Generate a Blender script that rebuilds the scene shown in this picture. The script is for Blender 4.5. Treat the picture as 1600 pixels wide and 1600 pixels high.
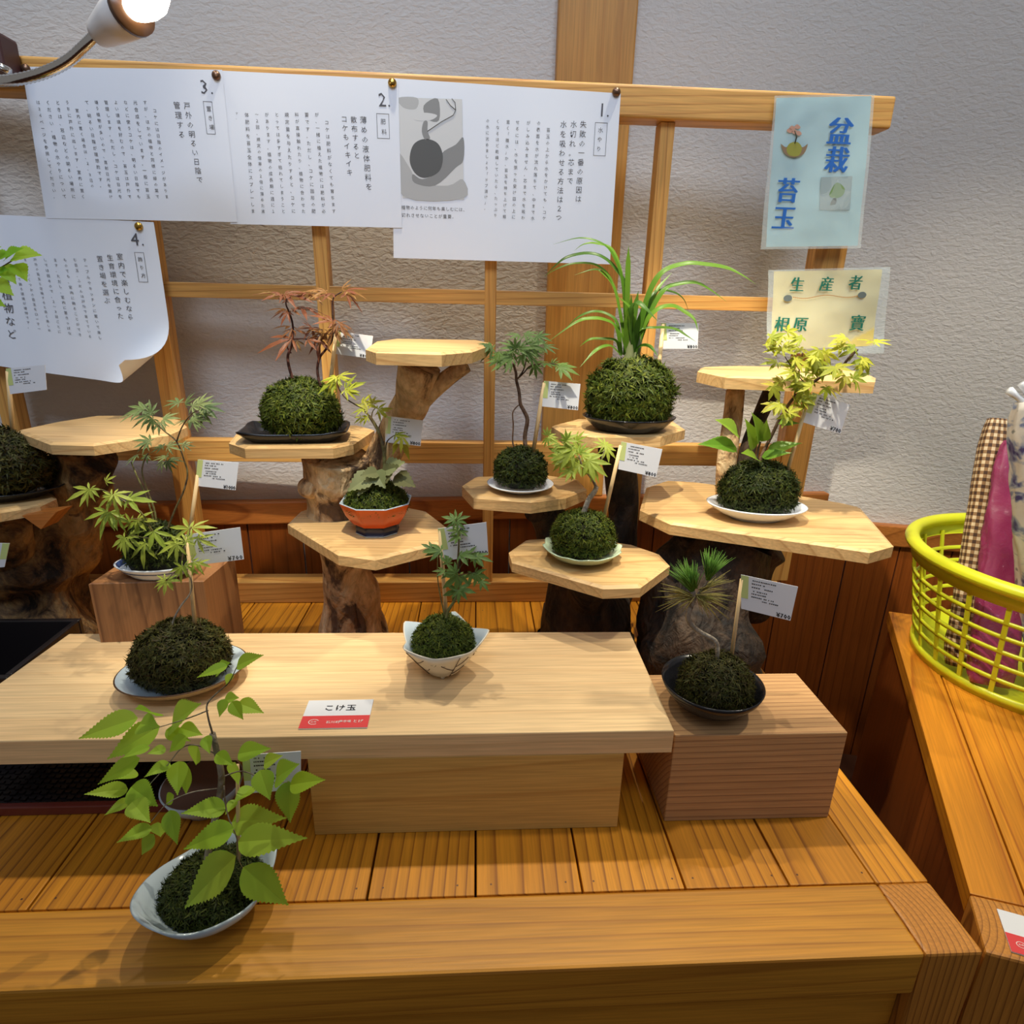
import bpy, math, random
from mathutils import Vector, Matrix, noise
for o in list(bpy.data.objects): bpy.data.objects.remove(o)
SC = bpy.context.scene
COL = SC.collection
rnd = random.Random(7)

# ------------------------------------------------------------------ camera
CAM = Vector((0, 0, 1.05))
PITCH, YAW, ROLL, FPX = math.radians(18.540), math.radians(3.612), math.radians(1.409), 962.66
_f = Vector((math.sin(YAW)*math.cos(PITCH), math.cos(YAW)*math.cos(PITCH), -math.sin(PITCH)))
_r = Vector((math.cos(YAW), -math.sin(YAW), 0)); _u = _r.cross(_f)
CR = _r*math.cos(ROLL) + _u*math.sin(ROLL)
CU = _u*math.cos(ROLL) - _r*math.sin(ROLL)
cd = bpy.data.cameras.new('camera'); cam = bpy.data.objects.new('camera', cd); COL.objects.link(cam)
cd.sensor_fit = 'HORIZONTAL'; cd.sensor_width = 36; cd.lens = 36*FPX/1600; cd.clip_start = 0.02
M3 = Matrix((CR, CU, -_f)).transposed()
cam.matrix_world = Matrix.Translation(CAM) @ M3.to_4x4()
SC.camera = cam

# ------------------------------------------------------------------ light and exposure
SC.view_settings.view_transform = 'Standard'; SC.view_settings.look = 'None'
SC.view_settings.gamma = 1; SC.view_settings.exposure = 0.0
SC.view_settings.use_curve_mapping = False
wd = bpy.data.worlds.new('world'); SC.world = wd; wd.use_nodes = True
bg = wd.node_tree.nodes['Background']; bg.inputs[0].default_value = (0.95, 0.92, 0.90, 1); bg.inputs[1].default_value = 0.19

def area(name, loc, target, size, power, col, shape='DISK'):
    l = bpy.data.lights.new(name, 'AREA'); l.shape = shape; l.size = size; l.energy = power; l.color = col
    o = bpy.data.objects.new(name, l); COL.objects.link(o); o.location = loc
    o.rotation_euler = (Vector(target) - Vector(loc)).to_track_quat('-Z', 'Y').to_euler(); return o
def spot(name, loc, target, power, col, ang=100, r=0.03, blend=0.6):
    l = bpy.data.lights.new(name, 'SPOT'); l.energy = power; l.color = col; l.spot_size = math.radians(ang)
    l.spot_blend = blend; l.shadow_soft_size = r
    o = bpy.data.objects.new(name, l); COL.objects.link(o); o.location = loc
    o.rotation_euler = (Vector(target) - Vector(loc)).to_track_quat('-Z', 'Y').to_euler(); return o
WARM = (1.0, 0.91, 0.71)
spot('ceiling_spotlight_right', (0.40, 1.00, 1.95), (0.34, 0.68, 0.5), 22, WARM, 72, 0.012, 0.5)
spot('ceiling_spotlight_middle', (-0.12, 0.98, 1.95), (-0.12, 0.70, 0.5), 24, WARM, 72, 0.014, 0.5)
spot('ceiling_spotlight_left', (-0.66, 0.98, 1.92), (-0.50, 0.70, 0.5), 6, WARM, 72, 0.02, 0.5)
spot('added_front_spot_right', (0.12, 0.52, 1.66), (0.45, 0.92, 0.78), 44, WARM, 46, 0.012, 0.6)  # added unseen spot, narrow cone, brightens the rightmost stand's lower board
spot('added_front_spot_left', (-0.12, 0.52, 1.66), (-0.24, 0.88, 0.78), 36, WARM, 42, 0.012, 0.6)  # same kind of added spot, lifts the middle stand's lower board
spot('shop_spotlight', (0.95, 0.62, 2.1), (0.84, 0.75, 0.5), 38, WARM, 70, 0.04)
spot('added_cool_spot_left', (-0.50, -0.6, 3.0), (-0.58, 1.2, 1.45), 135, (0.66, 0.80, 1.0), 58, 0.5, 0.8)  # added unseen spot in place of cool daylight on the upper wall and sheets
spot('added_cool_spot_right', (0.85, -0.6, 3.0), (0.85, 1.2, 1.35), 96, (0.70, 0.82, 1.0), 58, 0.5, 0.8)  # second added daylight stand-in, for the right part of the wall

# ------------------------------------------------------------------ pixel rays of the photograph -> points in the room
def ray(px, py): return (CR*(px-800) + CU*(800-py) + _f*FPX).normalized()
def W(px, py, Y): d = ray(px, py); return CAM + d*(Y/d.y)
def Zp(px, py, z): d = ray(px, py); return CAM + d*((z-CAM.z)/d.z)
def mpp(p): return (Vector(p)-CAM).dot(_f)/FPX        # metres per pixel at a point

# ------------------------------------------------------------------ materials
def nt(name):
    m = bpy.data.materials.new(name); m.use_nodes = True
    t = m.node_tree; b = t.nodes['Principled BSDF']; return m, t, b
def N(t, ty, **kw):
    n = t.nodes.new(ty)
    for k, v in kw.items(): setattr(n, k, v)
    return n
def plain(name, col, rough=0.5, metal=0, **kw):
    m, t, b = nt(name); b.inputs['Base Color'].default_value = (*col, 1); b.inputs['Roughness'].default_value = rough
    b.inputs['Metallic'].default_value = metal
    for k, v in kw.items(): b.inputs[k].default_value = v
    return m
def s2l(r, g, b):
    f = lambda c: (c/255/12.92 if c <= 10 else ((c/255+0.055)/1.055)**2.4)
    return (f(r), f(g), f(b))
def mixrgb(t, fac, a, b, mode='MIX'):
    n = N(t, 'ShaderNodeMix', data_type='RGBA', blend_type=mode)
    for sock, v in ((n.inputs[0], fac), (n.inputs[6], a), (n.inputs[7], b)):
        if isinstance(v, (int, float)): sock.default_value = v
        elif isinstance(v, tuple): sock.default_value = (*v, 1)
        else: t.links.new(v, sock)
    return n.outputs[2]
def ramp(t, inp, stops):
    n = N(t, 'ShaderNodeValToRGB'); e = n.color_ramp.elements
    while len(e) < len(stops): e.new(0.5)
    for el, (p, c) in zip(e, stops): el.position = p; el.color = (*c, 1)
    t.links.new(inp, n.inputs[0]); return n.outputs[0]
def wood(name, axis, early, late, ring=0.006, dist=3.0, rough=0.45, contrast=1.0, off=(0.03, 0.02), bump=0.12, pith=0.06):
    m, t, b = nt(name)
    tc = N(t, 'ShaderNodeTexCoord'); oi = N(t, 'ShaderNodeObjectInfo')
    wn = N(t, 'ShaderNodeTexWhiteNoise', noise_dimensions='1D'); t.links.new(oi.outputs['Random'], wn.inputs['W'])
    rv = N(t, 'ShaderNodeVectorMath', operation='MULTIPLY_ADD'); t.links.new(wn.outputs['Color'], rv.inputs[0])
    ai = 'XYZ'.index(axis); mulv = [pith, pith, pith]; mulv[ai] = 3.0
    rv.inputs[1].default_value = mulv; rv.inputs[2].default_value = [-q*0.5 for q in mulv]
    ad = N(t, 'ShaderNodeVectorMath', operation='ADD'); t.links.new(tc.outputs['Object'], ad.inputs[0]); t.links.new(rv.outputs[0], ad.inputs[1])
    sc = [1, 1, 1]; sc[ai] = 0.10
    mp = N(t, 'ShaderNodeMapping'); mp.inputs['Scale'].default_value = sc
    loc = [off[0], off[1], off[0]*0.7]; loc[ai] = 0; mp.inputs['Location'].default_value = loc
    rot = [0.0, 0.0, 0.0]; rot[(ai+1) % 3] = 0.35; rot[(ai+2) % 3] = 0.22; mp.inputs['Rotation'].default_value = rot
    t.links.new(ad.outputs[0], mp.inputs['Vector'])
    wv = N(t, 'ShaderNodeTexWave', wave_type='RINGS', rings_direction=axis, wave_profile='SAW')
    wv.inputs['Scale'].default_value = 2*math.pi/(20*ring); wv.inputs['Distortion'].default_value = dist*2.2
    wv.inputs['Detail'].default_value = 2; wv.inputs['Detail Scale'].default_value = 0.35
    t.links.new(mp.outputs[0], wv.inputs['Vector'])
    sc2 = [140, 140, 140]; sc2[ai] = 4
    mp2 = N(t, 'ShaderNodeMapping'); mp2.inputs['Scale'].default_value = sc2; t.links.new(ad.outputs[0], mp2.inputs['Vector'])
    fb = N(t, 'ShaderNodeTexNoise'); fb.inputs['Scale'].default_value = 3; fb.inputs['Detail'].default_value = 3; t.links.new(mp2.outputs[0], fb.inputs['Vector'])
    sc3 = [9, 9, 9]; sc3[ai] = 1.5
    mp3 = N(t, 'ShaderNodeMapping'); mp3.inputs['Scale'].default_value = sc3; t.links.new(ad.outputs[0], mp3.inputs['Vector'])
    bl = N(t, 'ShaderNodeTexNoise'); bl.inputs['Scale'].default_value = 1.2; t.links.new(mp3.outputs[0], bl.inputs['Vector'])
    rc = ramp(t, wv.outputs['Fac'], [(0.0, (0, 0, 0)), (0.55, (0.05,)*3), (0.80, (0.30,)*3), (0.93, (0.9,)*3), (1.0, (0.05,)*3)])
    mul = N(t, 'ShaderNodeMath', operation='MULTIPLY'); t.links.new(rc, mul.inputs[0]); mul.inputs[1].default_value = contrast
    c1 = mixrgb(t, mul.outputs[0], early, late)
    fr = ramp(t, fb.outputs['Fac'], [(0.35, (0.84,)*3), (0.65, (1.06,)*3)])
    c2 = mixrgb(t, 1.0, c1, fr, 'MULTIPLY')
    br = ramp(t, bl.outputs['Fac'], [(0.3, (0.84, 0.80, 0.76)), (0.7, (1.07, 1.07, 1.05))])
    c3 = mixrgb(t, 1.0, c2, br, 'MULTIPLY')
    # small knots
    vo = N(t, 'ShaderNodeTexVoronoi'); vo.inputs['Scale'].default_value = 7
    sc4 = [1, 1, 1]; sc4[ai] = 0.45
    mp4 = N(t, 'ShaderNodeMapping'); mp4.inputs['Scale'].default_value = sc4; t.links.new(ad.outputs[0], mp4.inputs['Vector']); t.links.new(mp4.outputs[0], vo.inputs['Vector'])
    kn = ramp(t, vo.outputs['Distance'], [(0.025, (0.45, 0.32, 0.22)), (0.06, (1, 1, 1))])
    c4 = mixrgb(t, 0.8, c3, kn, 'MULTIPLY')
    tone = ramp(t, wn.outputs['Value'], [(0.0, (0.88, 0.86, 0.82)), (1.0, (1.06, 1.07, 1.08))])
    c4 = mixrgb(t, 1.0, c4, tone, 'MULTIPLY')
    t.links.new(c4, b.inputs['Base Color']); b.inputs['Roughness'].default_value = rough
    bp = N(t, 'ShaderNodeBump'); bp.inputs['Strength'].default_value = bump; bp.inputs['Distance'].default_value = 0.0008
    t.links.new(fb.outputs['Fac'], bp.inputs['Height']); t.links.new(bp.outputs[0], b.inputs['Normal'])
    return m
M = {}
M['deck'] = wood('deck_pine', 'Y', s2l(216, 144, 34), s2l(134, 74, 12), 0.011, 4, pith=0.12)
M['deck_x'] = wood('deck_pine_long', 'X', s2l(212, 148, 48), s2l(156, 94, 24), 0.016, 6, contrast=0.65, off=(0.03, 0.05))
M['deck_z'] = wood('deck_pine_upright', 'Z', s2l(196, 126, 56), s2l(136, 80, 30), 0.014, 3)
M['deckr'] = wood('deck_pine_orange', 'Y', s2l(226, 148, 34), s2l(178, 98, 16), 0.009, 3, pith=0.12)
M['endg'] = wood('end_grain', 'Z', s2l(210, 142, 58), s2l(132, 78, 26), 0.0055, 0.6, off=(0.05, 0.035), pith=0.03)
M['panel'] = wood('stained_boards', 'Z', s2l(152, 80, 28), s2l(112, 56, 18), 0.022, 5, rough=0.35, contrast=0.7)
M['trim'] = wood('stained_trim', 'X', s2l(192, 118, 54), s2l(150, 84, 34), 0.016, 3, rough=0.4)
M['lat_x'] = wood('lattice_pine_rail', 'X', s2l(222, 168, 92), s2l(184, 124, 60), 0.010, 2)
M['lat_z'] = wood('lattice_pine_stile', 'Z', s2l(222, 166, 88), s2l(182, 120, 56), 0.010, 2)
M['post'] = wood('pillar_pine', 'Z', s2l(202, 146, 70), s2l(180, 118, 50), 0.03, 2, contrast=0.6)
M['plank'] = wood('pale_plank', 'X', s2l(230, 196, 148), s2l(206, 160, 108), 0.03, 6, contrast=0.3, rough=0.5, off=(0.05, 0.06))
M['block'] = wood('pale_block', 'X', s2l(222, 180, 104), s2l(178, 124, 58), 0.026, 6, contrast=0.5, off=(0.02, 0.05))
M['block2'] = wood('rough_block', 'X', s2l(192, 148, 100), s2l(128, 86, 58), 0.0055, 1.0, contrast=0.9, rough=0.75, bump=0.5, off=(0.3, 0.25), pith=0.02)
M['block3'] = wood('brown_block', 'Z', s2l(150, 104, 66), s2l(104, 64, 38), 0.02, 3)
M['slab'] = wood('slab_pine', 'X', s2l(226, 188, 132), s2l(186, 138, 84), 0.010, 5, contrast=0.75, off=(0.06, 0.05))

def bark(name, c1, c2, c3, sc=1.0, bump=0.8):
    m, t, b = nt(name); tc = N(t, 'ShaderNodeTexCoord')
    mp = N(t, 'ShaderNodeMapping'); mp.inputs['Scale'].default_value = (sc, sc, sc*0.6); t.links.new(tc.outputs['Object'], mp.inputs['Vector'])
    n1 = N(t, 'ShaderNodeTexNoise'); n1.inputs['Scale'].default_value = 20; n1.inputs['Detail'].default_value = 7; n1.inputs['Roughness'].default_value = 0.65; n1.inputs['Distortion'].default_value = 0.8
    n2 = N(t, 'ShaderNodeTexNoise'); n2.inputs['Scale'].default_value = 110; n2.inputs['Detail'].default_value = 5
    n3 = N(t, 'ShaderNodeTexNoise'); n3.inputs['Scale'].default_value = 42; n3.inputs['Detail'].default_value = 4; n3.inputs['Distortion'].default_value = 1.5
    for n in (n1, n2, n3): t.links.new(mp.outputs[0], n.inputs['Vector'])
    a = ramp(t, n1.outputs['Fac'], [(0.38, c3), (0.45, c2), (0.58, c1)])
    bb = ramp(t, n2.outputs['Fac'], [(0.3, (0.7,)*3), (0.6, (1.08,)*3)])
    pits = ramp(t, n3.outputs['Fac'], [(0.30, (0.35, 0.30, 0.27)), (0.37, (1, 1, 1))])
    t.links.new(mixrgb(t, 1.0, mixrgb(t, 1.0, a, bb, 'MULTIPLY'), pits, 'MULTIPLY'), b.inputs['Base Color']); b.inputs['Roughness'].default_value = 0.8
    ad = N(t, 'ShaderNodeMath', operation='MULTIPLY_ADD'); t.links.new(n3.outputs['Fac'], ad.inputs[0]); ad.inputs[1].default_value = 2.0; t.links.new(n2.outputs['Fac'], ad.inputs[2])
    bp = N(t, 'ShaderNodeBump'); bp.inputs['Strength'].default_value = bump; bp.inputs['Distance'].default_value = 0.005
    t.links.new(ad.outputs[0], bp.inputs['Height']); t.links.new(bp.outputs[0], b.inputs['Normal']); return m
M['bark_pale'] = bark('peeled_driftwood', s2l(224, 194, 150), s2l(190, 152, 108), s2l(96, 72, 54))
M['bark_dark'] = bark('dark_driftwood', s2l(74, 56, 40), s2l(48, 37, 28), s2l(26, 21, 18))
M['bark_rough'] = bark('rough_bark', s2l(168, 134, 84), s2l(96, 72, 48), s2l(26, 20, 17), 0.9, 1.0)
M['twig'] = bark('twig_bark', s2l(120, 92, 70), s2l(84, 58, 44), s2l(54, 36, 28))
M['twig_grey'] = bark('grey_bark', s2l(170, 158, 140), s2l(128, 112, 94), s2l(84, 70, 56))
M['twig_red'] = bark('reddish_twig', s2l(92, 50, 40), s2l(60, 32, 28), s2l(40, 22, 20))
M['twig_green'] = bark('green_twig', s2l(120, 116, 64), s2l(96, 80, 50), s2l(70, 54, 40))

def plaster():
    m, t, b = nt('textured_plaster'); tc = N(t, 'ShaderNodeTexCoord')
    mp = N(t, 'ShaderNodeMapping'); mp.inputs['Scale'].default_value = (55, 55, 105); mp.inputs['Rotation'].default_value = (0, 0.25, 0); t.links.new(tc.outputs['Object'], mp.inputs['Vector'])
    n1 = N(t, 'ShaderNodeTexNoise'); n1.inputs['Scale'].default_value = 1.6; n1.inputs['Detail'].default_value = 3; n1.inputs['Distortion'].default_value = 0.5
    t.links.new(mp.outputs[0], n1.inputs['Vector'])
    b.inputs['Base Color'].default_value = (*s2l(206, 200, 194), 1); b.inputs['Roughness'].default_value = 0.9
    bp = N(t, 'ShaderNodeBump'); bp.inputs['Strength'].default_value = 0.55; bp.inputs['Distance'].default_value = 0.005
    t.links.new(n1.outputs['Fac'], bp.inputs['Height']); t.links.new(bp.outputs[0], b.inputs['Normal']); return m
M['plaster'] = plaster()

def island(name, cols, rough=0.5, trans=0.35, sheen=0.0):
    """blade/leaf material: every loose piece of the mesh gets its own tone"""
    m = bpy.data.materials.new(name); m.use_nodes = True; t = m.node_tree; t.nodes.clear()
    g = N(t, 'ShaderNodeNewGeometry')
    st = [(i/(len(cols)-1), c) for i, c in enumerate(cols)]
    c = ramp(t, g.outputs['Random Per Island'], st)
    p = N(t, 'ShaderNodeBsdfPrincipled'); p.inputs['Roughness'].default_value = rough; p.inputs['Specular IOR Level'].default_value = 0.3
    t.links.new(c, p.inputs['Base Color'])
    tr = N(t, 'ShaderNodeBsdfTranslucent'); t.links.new(c, tr.inputs['Color'])
    mx = N(t, 'ShaderNodeMixShader'); mx.inputs[0].default_value = trans
    t.links.new(p.outputs[0], mx.inputs[1]); t.links.new(tr.outputs[0], mx.inputs[2])
    o = N(t, 'ShaderNodeOutputMaterial'); t.links.new(mx.outputs[0], o.inputs[0]); return m
M['moss'] = island('moss_fresh', [s2l(38, 52, 12), s2l(78, 96, 22), s2l(60, 66, 18), s2l(112, 120, 36), s2l(52, 70, 16)], 0.6, 0.25)
M['moss_dark'] = island('moss_dark', [s2l(30, 40, 12), s2l(58, 74, 22), s2l(44, 46, 18), s2l(84, 92, 30), s2l(38, 54, 18)], 0.6, 0.25)
M['moss_brown'] = island('moss_brown', [s2l(40, 38, 14), s2l(70, 74, 24), s2l(58, 44, 20), s2l(88, 84, 34), s2l(44, 50, 18)], 0.6, 0.25)
M['soil'] = plain('soil', s2l(34, 30, 16), 0.9)
M['leaf_fresh'] = island('leaf_fresh', [s2l(166, 208, 56), s2l(186, 222, 80), s2l(146, 196, 52)], 0.45, 0.55)
M['leaf_maple'] = island('leaf_light_maple', [s2l(142, 160, 56), s2l(166, 178, 74), s2l(122, 146, 48)], 0.45)
M['leaf_yellow'] = island('leaf_yellow_green', [s2l(158, 164, 40), s2l(190, 190, 66), s2l(130, 146, 34), s2l(196, 180, 80)], 0.45)
M['leaf_green'] = island('leaf_green', [s2l(88, 118, 58), s2l(112, 140, 70), s2l(76, 104, 50)], 0.45)
M['leaf_deep'] = island('leaf_deep_green', [s2l(92, 114, 66), s2l(136, 148, 96), s2l(74, 98, 58), s2l(110, 128, 80)], 0.45)
M['leaf_bronze'] = island('leaf_bronze', [s2l(140, 84, 52), s2l(116, 66, 44), s2l(150, 108, 60), s2l(112, 92, 50)], 0.45)
M['leaf_varieg'] = island('leaf_variegated', [s2l(120, 130, 84), s2l(150, 156, 110), s2l(92, 92, 56)], 0.5)
M['leaf_broad'] = island('leaf_broad', [s2l(122, 160, 44), s2l(150, 182, 64), s2l(88, 134, 40)], 0.35)
M['grass'] = island('orchid_blade', [s2l(78, 120, 34), s2l(104, 142, 44), s2l(64, 100, 34)], 0.35)
M['needle'] = island('pine_needle', [s2l(98, 150, 52), s2l(126, 168, 66), s2l(80, 124, 44)], 0.4, 0.2)
M['needle_old'] = island('old_needle', [s2l(178, 166, 84), s2l(198, 180, 110), s2l(146, 148, 66)], 0.4, 0.2)

M['paper'] = plain('white_paper', s2l(232, 236, 246), 0.6)
M['ink'] = plain('grey_ink', s2l(84, 84, 92), 0.7)
M['ink_dark'] = plain('dark_ink', s2l(40, 40, 46), 0.7)
M['brass'] = plain('brass', s2l(190, 150, 74), 0.25, 1.0)
M['brown_pin'] = plain('brown_pin', s2l(120, 92, 74), 0.35, 0.8)
M['blk'] = plain('black_glaze', s2l(26, 26, 30), 0.18)
M['white_cer'] = plain('white_porcelain', s2l(230, 234, 240), 0.12)
M['cream_cer'] = plain('cream_porcelain', s2l(222, 212, 194), 0.25)
M['grey_cer'] = plain('blue_grey_porcelain', s2l(186, 200, 210), 0.14)
M['celadon'] = plain('celadon_glaze', s2l(190, 208, 176), 0.15)
M['orange'] = plain('orange_glaze', s2l(206, 86, 24), 0.3)
M['navy'] = plain('navy_glaze', s2l(26, 26, 50), 0.3)
M['bluew'] = plain('cobalt_glaze', s2l(44, 70, 120), 0.15)
M['brown_rim'] = plain('brown_rim', s2l(92, 64, 42), 0.3)
M['beige_cer'] = plain('beige_glaze', s2l(186, 164, 128), 0.25)
M['mauve'] = plain('mauve_soil', s2l(120, 92, 78), 0.8)
M['stick'] = plain('bamboo_stick', s2l(222, 190, 140), 0.6)
M['tagw'] = plain('label_stock', s2l(232, 234, 240), 0.45)
M['tagg'] = plain('lime_strip', s2l(206, 218, 140), 0.5)
M['red'] = plain('red_print', s2l(222, 62, 66), 0.5)
M['lime'] = plain('lime_plastic', s2l(216, 218, 40), 0.35, 0, **{'Subsurface Weight': 0.1})
M['chrome'] = plain('chrome', (0.75, 0.73, 0.7), 0.15, 1.0)
M['lampw'] = plain('lamp_white', s2l(226, 218, 212), 0.35)
M['maroon'] = plain('maroon_plastic', s2l(84, 52, 52), 0.4)
M['black_pl'] = plain('black_plastic', s2l(30, 26, 28), 0.35)
M['redlac'] = plain('red_lacquer', s2l(104, 44, 36), 0.25)
def emis(name, col, s):
    m, t, b = nt(name); b.inputs['Emission Color'].default_value = (*col, 1); b.inputs['Emission Strength'].default_value = s; return m
M['bulb'] = emis('lit_bulb', (1.0, 0.86, 0.66), 14)

# ------------------------------------------------------------------ mesh builder
class MB:
    def __init__(s): s.v = []; s.f = []; s.m = []; s.cm = 0; s.sm = []; s.smooth = False
    def mat(s, i): s.cm = i; return s
    def add(s, vs, fs):
        b = len(s.v); s.v += [Vector(x) for x in vs]
        for f in fs: s.f.append([b+i for i in f]); s.m.append(s.cm); s.sm.append(s.smooth)
    def hexa(s, p):                                                # eight corners, bottom four then top four
        s.add(p, [(0, 3, 2, 1), (4, 5, 6, 7), (0, 1, 5, 4), (1, 2, 6, 5), (2, 3, 7, 6), (3, 0, 4, 7)])
    def box(s, x0, x1, y0, y1, z0, z1):
        s.hexa([(x0, y0, z0), (x1, y0, z0), (x1, y1, z0), (x0, y1, z0), (x0, y0, z1), (x1, y0, z1), (x1, y1, z1), (x0, y1, z1)])
    def prism(s, pts, z0, z1, ch=0.0):
        n = len(pts); c = sum((Vector((p[0], p[1])) for p in pts), Vector((0, 0)))/n
        def ins(p, d):
            q = Vector((p[0], p[1])); w = (c-q); return q + w.normalized()*d if d else q
        rings = [[(p[0], p[1], z0) for p in pts], [(p[0], p[1], z1-ch) for p in pts]]
        if ch: rings.append([(*ins(p, ch*1.2), z1-ch*0.5) for p in pts]); rings.append([(*ins(p, ch*2.2), z1) for p in pts])
        vs = [q for r in rings for q in r]; fs = [tuple(reversed(range(n)))]
        for k in range(len(rings)-1):
            for i in range(n): j = (i+1) % n; fs.append((k*n+i, k*n+j, (k+1)*n+j, (k+1)*n+i))
        fs.append(tuple(range((len(rings)-1)*n, len(rings)*n))); s.add(vs, fs)
    def tube(s, pts, rad, n=8, cap=True, lump=0.0, seed=0.0, squash=None):
        P = [Vector(p) for p in pts]; R = rad if isinstance(rad, (list, tuple)) else [rad]*len(P)
        t0 = (P[1]-P[0]).normalized(); ref = Vector((0, 0, 1)) if abs(t0.z) < 0.9 else Vector((1, 0, 0))
        a = t0.cross(ref).normalized(); vs = []; fs = []
        for i, p in enumerate(P):
            t = (P[min(i+1, len(P)-1)]-P[max(i-1, 0)]).normalized()
            a = (a - t*a.dot(t)).normalized(); b = t.cross(a)
            for k in range(n):
                an = 2*math.pi*k/n; d = a*math.cos(an)+b*math.sin(an); r = R[i]
                if lump: r *= 1 + lump*noise.noise((p+d*R[i])*16 + Vector((seed, seed, seed)))*1.6
                vs.append(p+d*r)
        for i in range(len(P)-1):
            for k in range(n): fs.append((i*n+k, i*n+(k+1) % n, (i+1)*n+(k+1) % n, (i+1)*n+k))
        if cap: fs.append(tuple(reversed(range(n)))); fs.append(tuple(range((len(P)-1)*n, len(P)*n)))
        sm = s.smooth; s.smooth = True; s.add(vs, fs); s.smooth = sm
    def lathe(s, c, prof, n=48, sx=1, sy=1, rot=0, mod=None, cap0=True, cap1=False):
        """prof: (r, z[, material]); mod(angle, i)->(radius factor, dz)"""
        c = Vector(c); vs = []
        for i, q in enumerate(prof):
            for k in range(n):
                an = 2*math.pi*k/n; rf, dz = mod(an, i) if mod else (1, 0)
                x, y = math.cos(an)*q[0]*rf*sx, math.sin(an)*q[0]*rf*sy
                vs.append(c+Vector((x*math.cos(rot)-y*math.sin(rot), x*math.sin(rot)+y*math.cos(rot), q[1]+dz)))
        b = len(s.v); s.v += vs
        for i in range(len(prof)-1):
            mi = prof[i+1][2] if len(prof[i+1]) > 2 else s.cm
            for k in range(n):
                s.f.append([b+i*n+k, b+i*n+(k+1) % n, b+(i+1)*n+(k+1) % n, b+(i+1)*n+k]); s.m.append(mi); s.sm.append(True)
        if cap0: s.f.append([b+k for k in reversed(range(n))]); s.m.append(s.cm); s.sm.append(False)
        if cap1: s.f.append([b+(len(prof)-1)*n+k for k in range(n)]); s.m.append(prof[-1][2] if len(prof[-1]) > 2 else s.cm); s.sm.append(False)
    def clamp(s, z):
        for q in s.v:
            if q.z < z: q.z = z
        return s
    def build(s, name, mats, parent=None, sub=0, keep=False):
        me = bpy.data.meshes.new(name); org = Vector(parent['_org']) if parent and '_org' in parent else Vector((0, 0, 0))
        mid = Vector([(min(x[i] for x in s.v)+max(x[i] for x in s.v))*0.5 for i in range(3)]) if not keep else org
        me.from_pydata([tuple(x-mid) for x in s.v], [], s.f)
        for m in (mats if isinstance(mats, (list, tuple)) else [mats]): me.materials.append(m)
        me.polygons.foreach_set('material_index', s.m); me.polygons.foreach_set('use_smooth', s.sm); me.update()
        o = bpy.data.objects.new(name, me); COL.objects.link(o)
        o.location = mid-org; o['_org'] = mid
        if parent: o.parent = parent
        if sub: md = o.modifiers.new('sub', 'SUBSURF'); md.levels = sub; md.render_levels = sub
        return o
def bevel(o, w=0.0015, seg=2):
    m = o.modifiers.new('bev', 'BEVEL'); m.width = w; m.segments = seg; m.limit_method = 'ANGLE'; return o
def thing(name, label, cat, loc, group=None):
    o = bpy.data.objects.new(name, None); COL.objects.link(o); o.location = loc; o.empty_display_size = 0.02
    o['_org'] = tuple(loc); o['label'] = label; o['category'] = cat
    if group: o['group'] = group
    return o
def solo(mb, name, mats, loc, label, cat, group=None):
    """a thing that is one mesh, with its origin at loc"""
    o = mb.build(name, mats); o['label'] = label; o['category'] = cat
    if group: o['group'] = group
    return o
def struct(mb, name, mats, parent=None):
    o = mb.build(name, mats, parent)
    if not parent: o['kind'] = 'structure'
    return o
ST = 0.50                                                          # top of the platforms

# ------------------------------------------------------------------ room shell
CORN = Vector((0.7865, 1.2546)); WS = 0.07                          # corner of the two walls; slope of the back wall
def yw(x): return 1.2546 + WS*(x-0.7865)
RD = Vector((math.cos(math.radians(14.3)), -math.sin(math.radians(14.3))))
RN = Vector((-RD.y, RD.x))                                          # points away from the room
BD = Vector((1, WS)).normalized(); BN = Vector((-BD.y, BD.x))
def wallbox(mb, org, d, n, s0, s1, t0, t1, z0, z1):
    c = lambda s_, t_, z_: (org.x+d.x*s_+n.x*t_, org.y+d.y*s_+n.y*t_, z_)
    mb.hexa([c(s0, t0, z0), c(s1, t0, z0), c(s1, t1, z0), c(s0, t1, z0), c(s0, t0, z1), c(s1, t0, z1), c(s1, t1, z1), c(s0, t1, z1)])
ZT, ZT2 = 0.676, 0.612                                              # wainscot cap heights
b = MB(); wallbox(b, CORN, BD, BN, -2.6, 0.08, 0.018, 0.10, 0, 2.7); wb = struct(b, 'wall_back', M['plaster'])
b = MB(); wallbox(b, CORN, RD, RN, -0.08, 2.2, 0.018, 0.10, 0, 2.7); wr = struct(b, 'wall_right', M['plaster'])
def wainscot(name, org, d, n, s0, s1, zt):
    b = MB(); s = s0
    while s < s1:
        e = min(s+0.105, s1); wallbox(b, org, d, n, s+0.0015, e-0.0015, 0.008, 0.0175, 0.0, zt-0.045); s = e
    o = struct(b, name, M['panel']); o['kind'] = 'structure'; return o
wainscot('wall_back_wainscot', CORN, BD, BN, -2.5, 0.05, ZT)
wainscot('wall_right_wainscot', CORN, RD, RN, -0.05, 2.1, ZT2)
b = MB(); wallbox(b, CORN, BD, BN, -2.5, -0.012, -0.004, 0.0178, ZT-0.046, ZT); bevel(struct(b, 'trim_1', M['trim']), 0.003)
b = MB(); wallbox(b, CORN, RD, RN, 0.004, 2.1, -0.004, 0.0178, ZT2-0.048, ZT2); bevel(struct(b, 'trim_2', M['trim']), 0.003)
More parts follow.
